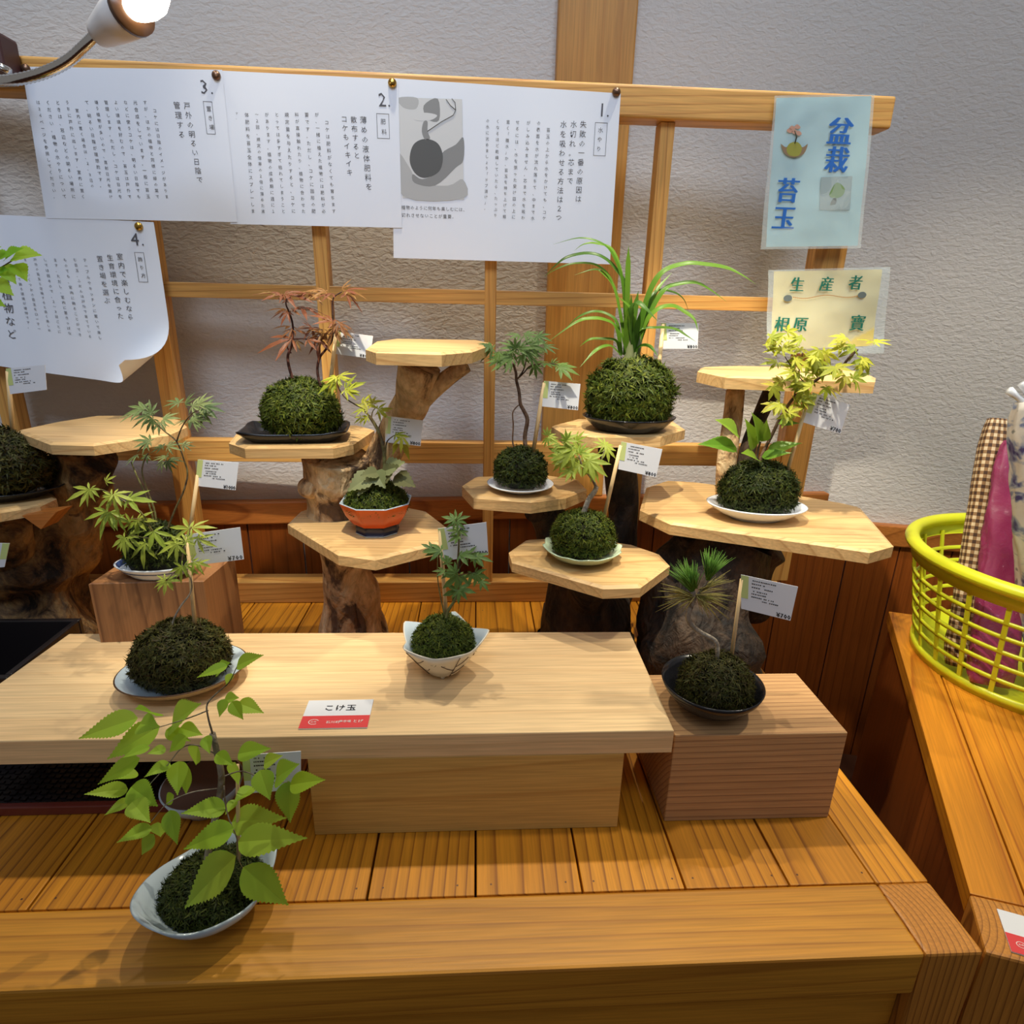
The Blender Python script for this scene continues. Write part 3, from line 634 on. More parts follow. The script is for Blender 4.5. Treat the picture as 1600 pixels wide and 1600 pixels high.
tray('plant_tray', 'shallow black plastic plant tray beside the left end of the plank', -0.94, -0.5525, 0.660, min(0.84, Zp(92, 966, ST+0.118).y), ST+0.0003, 0.118, M['black_pl'], M['black_pl'])
def sign_card(label, cor, z, split, txt):
    t = thing('name_card', label, 'card', tuple(Zp(*cor[3], z)), 'printed name cards')
    c = [Zp(*q_, z) for q_ in cor]; c = [Vector((p_.x, p_.y, z)) for p_ in c]
    b = MB(); b.hexa([c[3], c[2], c[1], c[0]]+[p_+Vector((0, 0, 0.0012)) for p_ in (c[3], c[2], c[1], c[0])]); b.build('card', M['tagw'], t)
    u = Vector((0, 0, 0.0014)); a, d = c[3].lerp(c[0], split)+u, c[2].lerp(c[1], split)+u
    b = MB(); b.add([c[3]+u, c[2]+u, d, a], [(0, 1, 2, 3)]); b.build('red_band', M['red'], t)
    ex = (c[2]-c[3]); ey = (c[0]-c[3]); L, H = ex.length, ey.length; exn, eyn = ex.normalized(), ey.normalized()
    P = lambda s_, v_: c[3]+ex*s_+ey*v_+Vector((0, 0, 0.0016))
    b = MB()
    if txt: run(b, 'こけ玉', P(0.27, 0.70), P(0.77, 0.70), L*0.185, exn, eyn, 0.02)
    if txt: b.build('lettering', M['ink_dark'], t)
    b = MB(); n = 28                                                # white cursive emblem and lettering on the red band
    for r in (0.062,):
        ctr = P(0.19, split*0.5)
        for k_ in range(n-6):
            a_ = 2*math.pi*k_/n+0.5; b2 = 2*math.pi*(k_+1)/n+0.5
            q0 = [ctr+exn*(L*r*1.25*rr*math.cos(g_))+eyn*(L*r*rr*math.sin(g_)) for g_, rr in ((a_, 1), (b2, 1), (b2, 0.84), (a_, 0.84))]; b.add(q0, [(0, 1, 2, 3)])
    run(b, '山化', ctr-exn*L*0.045, ctr+exn*L*0.045, L*0.05, exn, eyn, 0.02)
    if txt:
        run(b, '石川町', P(0.37, split*0.45), P(0.58, split*0.45), L*0.075, exn, eyn, 0.02); run(b, '夢市場', P(0.56, split*0.5), P(0.74, split*0.5), L*0.07, exn, eyn, 0.02); run(b, 'とげ', P(0.76, split*0.5), P(0.92, split*0.5), L*0.09, exn, eyn, 0.02)
    b.build('emblem', plain('white_print', s2l(244, 226, 222), 0.5), t)
sign_card('small white and red name card lying on the front edge of the long plank', [(483, 1096), (584, 1094), (574, 1138), (466, 1140)], PT+0.0003, 0.42, True)
sign_card('white and red name card cut off by the frame, on the right platform', [(1557, 1421), (1668, 1452), (1694, 1522), (1580, 1488)], ST+0.0003, 0.44, False)

# ------------------------------------------------------------------ driftwood stands
def slab(t, poly, z, th=0.0165):
    pts = [Zp(x, y, z) for x, y in poly]
    b = MB(); b.prism([(p.x, p.y) for p in reversed(pts)] if area2(pts) < 0 else [(p.x, p.y) for p in pts], z-th, z, 0.0028)
    return b.build('shelf_board', M['slab'], t)
def area2(p): return sum(p[i].x*p[(i+1) % len(p)].y-p[(i+1) % len(p)].x*p[i].y for i in range(len(p)))
def limb(mb, pts, lump=0.16, n=22, seed=0.0, sub=5):
    P = [W(x, y, Y) for x, y, Y, r in pts]; R = [r*mpp(p) for p, (x, y, Y, r) in zip(P, pts)]
    S = spline(P, sub); rr = spline([Vector((r, 0, 0)) for r in R], sub)
    mb.tube(S, [max(0.002, q.x) for q in rr], n, True, lump, seed)
def slabz(px, py, Y): return W(px, py, Y).z
# middle stand (three boards)
zB1, zB2, zB3 = slabz(670, 541, 0.87), slabz(470, 682, 0.90), slabz(590, 828, 0.845)
tB = thing('driftwood_stand', 'three-tier driftwood stand left of centre with peeled pale trunk', 'plant stand', (*Zp(550, 1010, ST).xy, ST), 'driftwood plant stands')
slab(tB, [(571, 543), (587, 548), (690, 551), (738, 547), (770, 536), (745, 531), (620, 529), (585, 533)], zB1)
slab(tB, [(357, 690), (382, 698), (520, 698), (552, 692), (585, 670), (562, 664), (400, 664), (370, 674)], zB2)
slab(tB, [(449, 817), (528, 865), (586, 873), (688, 848), (703, 826), (665, 797), (620, 788), (487, 791), (470, 797)], zB3)
b = MB(); py = Zp(556, 1012, ST); b0 = (556, 1012, py.y, 56)
limb(b, [(556, 1022, py.y, 58), (552, 985, py.y, 50), (548, 930, 0.90, 42), (541, 890, 0.885, 37), (536, 862, 0.88, 34), (532, 847, 0.88, 32)], 0.14, 22, 1)
limb(b, [(528, 815, 0.925, 52), (525, 790, 0.92, 46), (520, 765, 0.91, 42), (522, 740, 0.90, 46), (522, 712, 0.895, 52)], 0.15, 22, 4)
limb(b, [(545, 775, 0.915, 26), (585, 733, 0.93, 27), (608, 690, 0.93, 27), (630, 655, 0.915, 27), (646, 625, 0.90, 27), (650, 595, 0.885, 31), (655, 571, 0.88, 33)], 0.12, 20, 7)
limb(b, [(650, 632, 0.90, 18), (672, 612, 0.89, 15), (700, 590, 0.88, 13), (728, 570, 0.875, 12)], 0.1, 14, 9)
limb(b, [(515, 775, 0.90, 16), (492, 765, 0.885, 17), (478, 760, 0.875, 19), (470, 756, 0.87, 9)], 0.2, 14, 11)
b.clamp(ST+0.0004).build('trunk', M['bark_pale'], tB)
# stand behind on the right (three boards)
zD1, zD2, zD3 = slabz(965, 668, 0.905), slabz(820, 765, 0.895), slabz(920, 880, 0.785)
tD = thing('driftwood_stand', 'dark driftwood stand right of centre carrying three small boards', 'plant stand', (*Zp(940, 1000, ST).xy, ST), 'driftwood plant stands')
slab(tD, [(862, 664), (880, 675), (930, 681), (1033, 680), (1071, 669), (1050, 655), (900, 654)], zD1, 0.017)
slab(tD, [(722, 757), (740, 776), (830, 783), (885, 776), (917, 763), (903, 748), (850, 741), (742, 744)], zD2, 0.019)
slab(tD, [(795, 861), (800, 877), (943, 918), (1001, 916), (1047, 882), (1030, 864), (990, 850), (900, 838), (822, 842)], zD3, 0.016)
b = MB(); py = Zp(915, 985, ST).y
limb(b, [(915, 1000, py, 72), (915, 960, 0.885, 66), (905, 915, 0.885, 52), (890, 870, 0.90, 40), (868, 830, 0.915, 30), (850, 800, 0.915, 26), (842, 792, 0.91, 28)], 0.2, 22, 21)
limb(b, [(920, 985, 0.90, 40), (955, 930, 0.945, 32), (972, 870, 0.965, 25), (974, 800, 0.965, 24), (970, 750, 0.95, 24), (965, 700, 0.93, 28)], 0.18, 20, 23)
limb(b, [(912, 950, 0.875, 38), (920, 925, 0.84, 34), (925, 904, 0.825, 34)], 0.15, 18, 25)
b.clamp(ST+0.0004).build('trunk', M['bark_dark'], tD)
# rightmost stand (two boards)
zC1, zC2 = slabz(1230, 580, 0.955), slabz(1200, 800, 0.845)
tC = thing('driftwood_stand', 'two-tier driftwood stand at the right end with a dark root base', 'plant stand', (*Zp(1090, 1030, ST).xy, ST), 'driftwood plant stands')
slab(tC, [(1090, 578), (1134, 587), (1250, 591), (1368, 594), (1369, 588), (1345, 580), (1290, 574), (1150, 571), (1095, 573)], zC1, 0.0185)
slab(tC, [(1000, 795), (1048, 817), (1200, 838), (1360, 861), (1397, 851), (1345, 792), (1320, 786), (1230, 770), (1080, 752), (1040, 750), (1010, 760)], zC2, 0.0175)
b = MB(); py = Zp(1085, 1040, ST).y
limb(b, [(1085, 1052, py, 92), (1090, 1010, 0.80, 84), (1095, 960, 0.82, 76), (1105, 910, 0.84, 72), (1125, 870, 0.85, 70), (1140, 840, 0.855, 64)], 0.22, 26, 31)
limb(b, [(1050, 1000, 0.83, 46), (1040, 930, 0.84, 36), (1048, 880, 0.85, 30), (1075, 850, 0.855, 28)], 0.22, 18, 33)
limb(b, [(1180, 960, 0.90, 22), (1175, 910, 0.89, 26), (1185, 872, 0.87, 28), (1210, 855, 0.86, 26)], 0.2, 16, 35)
b.clamp(ST+0.0004).build('trunk', M['bark_dark'], tC)
b = MB()
limb(b, [(1133, 772, 0.905, 15), (1134, 735, 0.905, 15.5), (1139, 695, 0.912, 15), (1144, 660, 0.925, 15), (1149, 610, 0.94, 14)], 0.06, 14, 37)
b.build('upright_branch', M['bark_pale'], tC)
b = MB()
limb(b, [(1160, 775, 0.905, 14), (1164, 730, 0.905, 13), (1172, 690, 0.912, 12), (1190, 645, 0.925, 12), (1206, 612, 0.94, 14)], 0.06, 14, 39)
b.build('upright_branch', M['bark_dark'], tC)
# left stand (two boards)
zA1, zA2 = slabz(165, 672, 0.915), slabz(20, 785, 0.86)
tA = thing('driftwood_stand', 'rough-barked driftwood stump stand at the left edge with two boards', 'plant stand', (*Zp(70, 990, ST).xy, ST), 'driftwood plant stands')
slab(tA, [(25, 672), (78, 692), (145, 694), (262, 678), (292, 665), (283, 655), (235, 648), (150, 649), (85, 659)], zA1, 0.0155)
slab(tA, [(-125, 800), (-60, 815), (0, 799), (62, 789), (88, 777), (70, 757), (0, 740), (-110, 755)], zA2, 0.0145)
b = MB(); py = Zp(60, 990, ST).y
py = 0.965
limb(b, [(60, 1000, py, 100), (52, 950, py, 92), (50, 900, py, 90), (64, 850, 0.965, 74), (92, 800, 0.965, 56), (118, 755, 0.955, 44), (134, 712, 0.945, 48)], 0.3, 30, 41, 6)
limb(b, [(20, 900, 0.94, 50), (8, 850, 0.90, 42), (10, 808, 0.885, 34)], 0.25, 18, 43)
b.clamp(ST+0.0004).build('trunk', M['bark_rough'], tA)
b = MB(); ya = Zp(62, 812, zA2-0.015).y
tri = [W(34, 806, ya), W(88, 800, ya), W(64, 827, ya)]
b.add([p_ for p_ in tri]+[p_+Vector((0.004, 0.03, 0)) for p_ in tri], [(0, 2, 1), (3, 4, 5), (0, 1, 4, 3), (1, 2, 5, 4), (2, 0, 3, 5)]); b.build('corner_brace', M['trim'], tA)

# ------------------------------------------------------------------ plant parts
def moss(t, c, rx, ry, rz, mat, n=2600, bl=0.0075, name='moss_ball', seed=1, low=-0.55, base='soil', rough=0.10, zmin=-9):
    """lumpy core and a pelt of small bent fronds, as one mesh"""
    r = random.Random(seed); b = MB(); b.smooth = True; c = Vector(c); nu, nv = 36, 20; vs = []
    if zmin < 0: zmin = c.z-rz+0.0045
    def surf(d):
        k = 1+rough*noise.noise(d*2.3+Vector((seed*3.1, 0, 0)))+rough*0.7*noise.noise(d*6+Vector((0, seed*1.7, 0)))
        w = 1+0.14*max(0.0, -d.z) if zmin > 0 else 1
        return c+Vector((d.x*rx*w, d.y*ry*w, d.z*rz))*k
    for j in range(nv+1):
        th = math.pi*j/nv
        for i in range(nu): ph = 2*math.pi*i/nu; vs.append(surf(Vector((math.sin(th)*math.cos(ph), math.sin(th)*math.sin(ph), math.cos(th)))))
    b.add(vs, [(j*nu+i, (j+1)*nu+i, (j+1)*nu+(i+1) % nu, j*nu+(i+1) % nu) for j in range(nv) for i in range(nu)])
    b.mat(1); b.smooth = False
    for _ in range(n):
        while True:
            d = Vector((r.gauss(0, 1), r.gauss(0, 1), r.gauss(0, 1))).normalized()
            if d.z > low: break
        p = surf(d); nn = Vector((d.x/rx, d.y/ry, d.z/rz)).normalized()
        tg = Vector((r.gauss(0, 1), r.gauss(0, 1), r.gauss(0, 1))); tg = (tg-nn*tg.dot(nn)).normalized()
        L = bl*1.12*r.uniform(0.5, 1.5); w = bl*r.uniform(0.10, 0.19); sd = nn.cross(tg)
        p0 = p-nn*0.001; p1 = p+nn*L*0.55+tg*L*0.35; p2_ = p+nn*L*r.uniform(0.55, 0.9)+tg*L*0.95
        b.add([p0-sd*w*0.6, p0+sd*w*0.6, p1+sd*w, p1-sd*w, p2_], [(0, 1, 2, 3), (3, 2, 4)])
        if r.random() < 0.7:                                        # side leaflets
            for s in (-1, 1):
                q = p1+sd*s*w; e = q+sd*s*L*0.42+tg*L*0.25+nn*L*0.1; b.add([q-tg*w*0.9, q+tg*w*0.9, e], [(0, 1, 2)])
    for q in b.v:
        if q.z < zmin: q.z = zmin+(q.z-zmin)*0.02
    return b.build(name, [M[base], M[mat]], t)
def stem(b, pts, Y, r0, r1, n=7, dy=None, sub=4):
    """pts in the photograph, at depth Y (+dy along the way); radii in pixels"""
    P = []
    for i, q in enumerate(pts):
        yy = Y+(q[2] if len(q) > 2 else 0); P.append(W(q[0], q[1], yy))
    S = spline(P, sub); k = mpp(P[0])
    b.tube(S, [k*(r0+(r1-r0)*i/(len(S)-1)) for i in range(len(S))], n)
    return S
BACK = -_f
def leaf_frame(base, ang, tilt, r, fwd=0.25):
    a = math.radians(ang); d = CR*math.cos(a)+CU*math.sin(a)+BACK*r.uniform(-0.2, fwd*1.6)
    d.normalize(); nn = BACK*tilt+Vector((0, 0, 1))*(1-tilt)+Vector((r.uniform(-.3, .3), r.uniform(-.3, .3), r.uniform(-.2, .2)))
    nn = (nn-d*nn.dot(d)); nn = nn.normalized() if nn.length > 0.05 else CU.copy(); s = d.cross(nn); return d, s, nn
LOBES7 = ((0, 1.0), (34, 0.92), (-34, 0.92), (70, 0.70), (-70, 0.70), (112, 0.36), (-112, 0.36))
LOBES5 = ((0, 1.0), (42, 0.80), (-42, 0.80), (92, 0.45), (-92, 0.45))
def maple(b, base, d, s, nn, L, wid=0.17, lobes=LOBES7, droop=0.22, pet=0.0):
    if pet:
        b.tube([base-d*pet, base], L*0.012, 4)
    vs = [base+nn*L*0.01]; fs = []
    for a, k in lobes:
        an = math.radians(a); u = d*math.cos(an)+s*math.sin(an); v = s*math.cos(an)-d*math.sin(an); l = L*k; i = len(vs)
        m1 = base+u*l*0.30-nn*l*0.02; m2 = base+u*l*0.58-nn*l*droop*0.35; tp = base+u*l-nn*l*droop
        w1, w2 = l*wid*0.72, l*wid
        vs += [m1+v*w1+nn*l*0.03, m1, m1-v*w1+nn*l*0.03, m2+v*w2*0.85+nn*l*0.02, m2, m2-v*w2*0.85+nn*l*0.02, tp]
        fs += [(0, i+1, i), (0, i+2, i+1), (i, i+1, i+4, i+3), (i+1, i+2, i+5, i+4), (i+3, i+4, i+6), (i+4, i+5, i+6)]
    b.add(vs, fs)
def maples(t, Y, leaves, mat, tilt, seed, wid=0.17, lobes=LOBES7, spread=0.03, droop=0.22, sc=1.0, petmat=None):
    r = random.Random(seed); b = MB()
    for q in leaves:
        x, y, a, L = q[:4]; yy = Y+r.uniform(-spread, spread)*(1 if len(q) < 5 else 0)+(q[4] if len(q) > 4 else 0)
        p = W(x, y, yy); d, s, nn = leaf_frame(p, a, tilt*r.uniform(0.7, 1.25), r); maple(b, p, d, s, nn, L*mpp(p)*sc*1.12, wid*r.uniform(0.85, 1.15), lobes, droop)
    return b.build('foliage', M[mat], t)
def toothed(b, p, q, nn, wf, n=9, serr=0.14, curl=0.12, k=1.0):
    wf *= 1.0
    q = p.lerp(q, 1.10)
    """ovate leaf from base p to tip q with toothed margins and a folded midrib"""
    d = q-p; L = d.length; d.normalize(); nn = (nn-d*nn.dot(d)).normalized(); s = d.cross(nn); vs = []; fs = []
    for i in range(n+1):
        x = i/n; w = wf*L*1.12*max(0.0, math.sin(math.pi*min(1, x**0.62)))**1.15*(1-0.30*x); h = -curl*L*(x*x)
        c = p+d*(L*x)+nn*(h+curl*L*0.4*x); tooth = serr*L/n*2.4 if 0 < i < n else 0
        vs += [c, c+s*w+nn*w*0.28, c-s*w+nn*w*0.28, c+s*(w*1.09)+d*tooth+nn*w*0.28, c-s*(w*1.09)+d*tooth+nn*w*0.28]
    for i in range(n):
        a, e = i*5, (i+1)*5
        fs += [(a, e, e+1, a+1), (a, a+2, e+2, e), (a+1, e+1, a+3), (a+2, a+4, e+2)]
    b.add(vs, fs)
def ribbon(b, pts, Y, w, r, dys=None, wmid=1.0):
    P = []; n = len(pts); y0 = r.uniform(-0.035, 0.035) if dys is None else dys
    for i, (x, y) in enumerate(pts): P.append(W(x, y, Y+y0*(i/(n-1))))
    S = spline(P, 7); vs = []; fs = []; m = len(S)
    k = mpp(P[0]); prev = None
    for i, p in enumerate(S):
        t_ = (S[min(i+1, m-1)]-S[max(i-1, 0)]).normalized(); x = i/(m-1)
        sd = t_.cross(BACK+Vector((r.uniform(-.02, .02), 0, 0.9*wmid))).normalized()
        if prev and sd.dot(prev) < 0: sd = -sd
        prev = sd; nn = sd.cross(t_).normalized(); ww = k*w*(0.55+0.6*math.sin(math.pi*min(1, x*0.85+0.1)))*(1-max(0, x-0.72)/0.28*0.93)
        vs += [p+sd*ww+nn*ww*0.25, p, p-sd*ww+nn*ww*0.25]
    for i in range(m-1):
        a, e = i*3, (i+1)*3; fs += [(a, a+1, e+1, e), (a+1, a+2, e+2, e+1)]
    b.smooth = True; b.add(vs, fs)
def dish(label, name, cpx, rimz, rw, prof, mats, z, group='plates and bowls under the moss plants', sy=1.0, sx=1.0, rot=0, mod=None, n=48, parts=None):
    """lathed vessel; prof radii relative to the rim radius, heights in metres above z"""
    c = Zp(*cpx, rimz); R = rw*mpp(c)
    b = MB(); b.lathe((c.x, c.y, z+0.0003), [(q[0]*R, q[1])+tuple(q[2:]) for q in prof], n, sx, sy, rot, mod, True, True)
    return solo(b, name, mats, (c.x, c.y, z), label, 'dish' if 'bowl' not in name else 'bowl', group), Vector((c.x, c.y, z)), R
def price_tag(label, Y, cor, st, price, yb=None, strip='l'):
    """card on a bamboo stick; cor tl, tr, br, bl in the photograph"""
    c = [W(*q, Y) for q in cor]; p0 = W(*st[1], yb if yb else Y+0.006); p1 = W(*st[0], Y+0.0015)
    t = thing('price_tag', label, 'price tag', tuple(p0), 'price tags on bamboo sticks')
    b = MB(); k = mpp(p1); b.tube([p0, p1], [k*3.4, k*3.0], 8); b.build('stick', M['stick'], t)
    ex = (c[1]-c[0]); ey = (c[0]-c[3]); n_ = ex.cross(ey).normalized()
    if n_.y > 0: n_ = -n_
    b = MB(); bk = [q-n_*0.0006 for q in c]; b.hexa([bk[3], bk[2], c[2], c[3], bk[0], bk[1], c[1], c[0]]); cd_ = b.build('card', M['tagw'], t)
    P = lambda s_, v_: c[3].lerp(c[2], s_).lerp(c[0].lerp(c[1], s_), v_)+n_*0.0003
    b = MB(); s0, s1_ = (0.0, 0.13) if strip == 'l' else (0.87, 1.0)
    b.add([P(s0, 0.34), P(s1_, 0.34), P(s1_, 1), P(s0, 1)], [(0, 1, 2, 3)]); b.build('color_strip', M['tagg'], cd_)
    b = MB(); r = random.Random(int(cor[0][0])); exn, eyn = ex.normalized(), ey.normalized(); H = ey.length
    for row, (v0, s0, s1_) in enumerate(((0.90, 0.20, 0.62), (0.81, 0.19, 0.47), (0.71, 0.19, 0.55), (0.60, 0.22, 0.46), (0.52, 0.19, 0.45), (0.43, 0.19, 0.60), (0.35, 0.40, 0.70))):
        s = s0
        while s < s1_:
            w = r.uniform(0.012, 0.03)
            if r.random() < 0.85: b.add([P(s, v0-0.016), P(s+w, v0-0.016), P(s+w, v0+0.016), P(s, v0+0.016)], [(0, 1, 2, 3)])
            s += w+r.uniform(0.006, 0.016)
    if price: run(b, price, P(0.70, 0.09), P(0.99, 0.09), H*0.22, exn, eyn, 0.03)
    b.build('printing', M['ink_dark'], cd_)
    return t
rr = random.Random(3)

# ------------------------------------------------------------------ the plants, back row
# big moss ball with orchid-like grass
o, c9, R9 = dish('round black plate under the biggest moss ball with grassy leaves', 'black_plate', (983, 649), zD1+0.021, 73, [(0.66, 0), (0.74, 0.003), (0.97, 0.018), (1.0, 0.0205), (0.97, 0.021), (0.82, 0.009), (0.0, 0.006)], M['blk'], zD1, sy=0.8)
t = thing('moss_ball_orchid', 'large moss ball with long arching grassy leaves on a black plate', 'moss ball plant', (c9.x, c9.y, zD1+0.006), 'moss ball plants')
zt = W(985, 562, c9.y).z; zb = zD1+0.006; k = mpp(c9)
moss(t, (c9.x, c9.y, (zt+zb)/2-0.004), 57*k, 46*k, (zt-zb)/2, 'moss', 4200, 0.0095, seed=9, rough=0.16)
q9 = lambda L: [(840+x/4.571, 360+y/4.571) for x, y in L]
b = MB(); r9 = random.Random(5)
for pts, w, dy in (([(640, 890), (640, 500), (645, 250), (650, 110)], 3.6, -.01), ([(620, 890), (640, 450), (560, 280), (460, 190), (350, 165), (220, 190), (140, 240), (50, 330)], 3.2, .01),
                   ([(630, 880), (610, 400), (540, 150), (420, 95), (330, 100), (260, 145)], 2.4, .03), ([(640, 880), (610, 400), (540, 180), (450, 90), (300, 55), (110, 100)], 2.2, .0),
                   ([(600, 890), (560, 700), (480, 640), (370, 630), (270, 660), (75, 795)], 3.4, -.03), ([(600, 880), (570, 670), (500, 600), (400, 580), (290, 620), (200, 700)], 2.6, .03),
                   ([(590, 890), (560, 790), (450, 775), (370, 780), (300, 830)], 2.6, .01), ([(630, 880), (560, 450), (470, 310), (400, 280), (260, 320)], 2.4, .02),
                   ([(650, 880), (550, 420), (440, 260), (280, 235), (150, 270), (50, 325)], 2.2, .03), ([(690, 890), (790, 600), (850, 430), (960, 300)], 2.8, .02),
                   ([(680, 890), (770, 520), (880, 310), (1050, 240), (1200, 245), (1350, 270), (1460, 320), (1560, 385)], 4.2, -.02), ([(700, 890), (800, 600), (900, 430), (1000, 385), (1130, 375), (1240, 430), (1350, 510)], 3.6, .0),
                   ([(700, 890), (760, 680), (850, 570), (960, 540), (1060, 590), (1120, 640), (1145, 720)], 3.8, -.03), ([(690, 880), (660, 640), (700, 520), (760, 550), (860, 650)], 4.4, -.05),
                   ([(700, 890), (720, 720), (850, 695), (980, 705), (1060, 750), (1130, 795)], 2.6, -.02), ([(690, 900), (730, 830), (800, 830), (860, 900)], 3.4, -.03),
                   ([(650, 890), (690, 600), (720, 430)], 4.0, .0), ([(700, 880), (780, 600), (840, 440), (960, 440), (1040, 490), (1080, 580)], 2.4, .03),
                   ([(600, 900), (530, 830), (470, 830), (400, 870), (300, 980)], 2.8, -.04), ([(660, 890), (680, 600), (560, 460)], 3.2, -.02), ([(650, 890), (660, 640), (670, 460)], 4.4, -.01),
                   ([(630, 890), (635, 700), (640, 540)], 4.2, -.02), ([(680, 890), (740, 640), (800, 480)], 3.8, -.01), ([(670, 890), (700, 740), (740, 560)], 4.0, -.02), ([(640, 890), (600, 760), (560, 690)], 3.2, -.02)):
    ribbon(b, q9(pts), c9.y, w, r9, dy)
b.build('foliage', M['grass'], t)
b = MB(); stem(b, [(982, 565), (984, 540), (984, 500)], c9.y, 9, 4); stem(b, [(990, 566), (998, 540), (1004, 500)], c9.y, 6, 3); b.build('stem', M['leaf_varieg'], t)
price_tag('price tag standing behind the arching grass of the biggest moss ball', c9.y+0.035, [(1033, 505), (1092, 505), (1090, 545), (1036, 545)], ((1036, 507), (1026, 610)), '¥800', c9.y+0.01)

# bronze maple
o, c5, R5 = dish('square black plate with upturned corner under the bronze maple moss ball', 'black_plate', (462, 671), zB2+0.013, 80, [(0.70, 0), (0.78, 0.0015), (0.99, 0.0115), (1.0, 0.0140), (0.965, 0.0142), (0.82, 0.005), (0.0, 0.0035)], M['blk'], zB2,
                mod=lambda a, i: (1.12/max(abs(math.cos(a))**8+abs(math.sin(a))**8, 1e-6)**0.125*0.9, 0.004*max(0, math.cos(4*a+math.pi))**3 if i > 1 and i < 5 else 0), sy=0.62, rot=math.radians(6))
t = thing('moss_ball_maple', 'moss ball with two thin trunks of bronze maple leaves on a square black plate', 'moss ball plant', (c5.x, c5.y, zB2+0.004), 'moss ball plants')
zt = W(470, 596, c5.y).z; zb = zB2+0.003; k = mpp(c5)
cx = W(470, 640, c5.y).x
moss(t, (cx, c5.y, (zt+zb)/2-0.003), 51*k, 46*k, (zt-zb)/2+0.001, 'moss', 3400, 0.0085, seed=5)
b = MB(); Y = c5.y
stem(b, [(462, 605), (456, 588), (451, 570), (450, 555), (456, 540), (458, 522), (457, 505), (452, 488), (447, 476), (448, 466)], Y, 2.6, 1.0)
stem(b, [(458, 530), (472, 529), (486, 531), (500, 528)], Y, 1.2, 0.8); stem(b, [(455, 552), (449, 542), (452, 528), (458, 517)], Y, 1.2, 0.8)
stem(b, [(504, 612), (498, 592), (496, 575), (500, 558), (510, 545), (519, 531), (521, 510), (520, 488), (521, 466), (534, 456)], Y, 2.4, 0.9)
b.build('trunk', M['twig_red'], t)
maples(t, Y, [(448, 484, 175, 30), (446, 486, 205, 24), (450, 488, 240, 22), (455, 484, 8, 26), (470, 480, -18, 45), (455, 510, 172, 32), (457, 515, 215, 24), (462, 516, 15, 32), (487, 513, 125, 22), (457, 530, 196, 52), (462, 532, -60, 18), (480, 531, -5, 28), (487, 512, -70, 30),
              (520, 503, 155, 36), (522, 500, -35, 42), (524, 515, -15, 28), (522, 512, -110, 34), (505, 515, 172, 32), (500, 530, -95, 34), (508, 522, -115, 28), (440, 461, 172, 40), (445, 459, -8, 44), (430, 459, 165, 34), (480, 459, 174, 38), (485, 458, -4, 34), (510, 456, 174, 34),
              (520, 459, -168, 32), (540, 455, 15, 32), (540, 460, -35, 34), (535, 452, 60, 20), (545, 455, -12, 28), (446, 470, 130, 20), (447, 470, 60, 18), (505, 519, -150, 30), (530, 505, -60, 26)], 'leaf_bronze', 0.28, 15, 0.105, LOBES5, 0.02, 0.25)
price_tag('price tag half hidden behind the empty top board of the middle stand', c5.y+0.02, [(525, 517), (583, 525), (578, 560), (523, 553)], ((525, 520), (515, 612)), '¥800', c5.y+0.01)

# green maple on the small white plate
o, c8, R8 = dish('small round white plate under the green maple moss ball', 'white_plate', (813, 754), zD2+0.011, 52, [(0.55, 0), (0.60, 0.002), (0.98, 0.0095), (1.0, 0.011), (0.96, 0.0115), (0.7, 0.005), (0.0, 0.004)], M['white_cer'], zD2)
t = thing('moss_ball_maple', 'small moss ball with forked trunk and flat green maple crown on a white plate', 'moss ball plant', (c8.x, c8.y, zD2+0.005), 'moss ball plants')
zt = W(815, 701, c8.y).z; zb = zD2+0.004; k = mpp(c8)
moss(t, (c8.x, c8.y, (zt+zb)/2-0.002), 35*k, 34*k, (zt-zb)/2, 'moss_dark', 2200, 0.0065, seed=8)
b = MB(); Y = c8.y
stem(b, [(822, 706), (820, 682), (824, 656), (818, 641), (813, 631), (811, 612), (807, 595), (806, 582), (802, 568)], Y, 3.6, 1.8)
stem(b, [(805, 704), (801, 690), (802, 665), (801, 646), (806, 637), (812, 632)], Y, 1.3, 1.0); stem(b, [(809, 592), (818, 578), (823, 560)], Y, 1.5, 0.9); stem(b, [(811, 590), (820, 581), (830, 571), (858, 568), (880, 572)], Y, 1.2, 0.6)
b.build('trunk', M['twig'], t)
maples(t, Y, [(800, 560, 180, 42), (795, 555, 200, 34), (790, 560, 170, 28), (785, 558, -150, 26), (805, 545, 90, 20), (806, 545, 150, 30), (810, 545, 30, 32), (815, 548, 0, 38), (820, 550, -30, 28), (825, 552, 10, 30), (812, 525, 170, 24), (820, 523, 0, 28), (840, 525, -15, 24), (850, 542, 0, 24), (835, 570, -80, 22), (838, 568, 20, 20),
              (850, 568, -10, 24), (870, 572, 10, 30), (875, 574, -15, 32), (862, 570, 60, 15), (770, 545, 190, 30), (780, 550, -120, 20), (765, 541, 172, 26), (800, 570, -140, 20), (830, 560, -45, 20), (828, 540, 20, 30), (800, 548, -100, 22), (815, 555, -80, 20)], 'leaf_green', 0.42, 18, 0.135, LOBES7, 0.03, 0.22, 0.92)
price_tag('price tag beside the small green maple with the white plate, in front of the pillar', c8.y-0.01, [(850, 595), (907, 600), (903, 641), (847, 635)], ((850, 598), (833, 708)), '¥800')

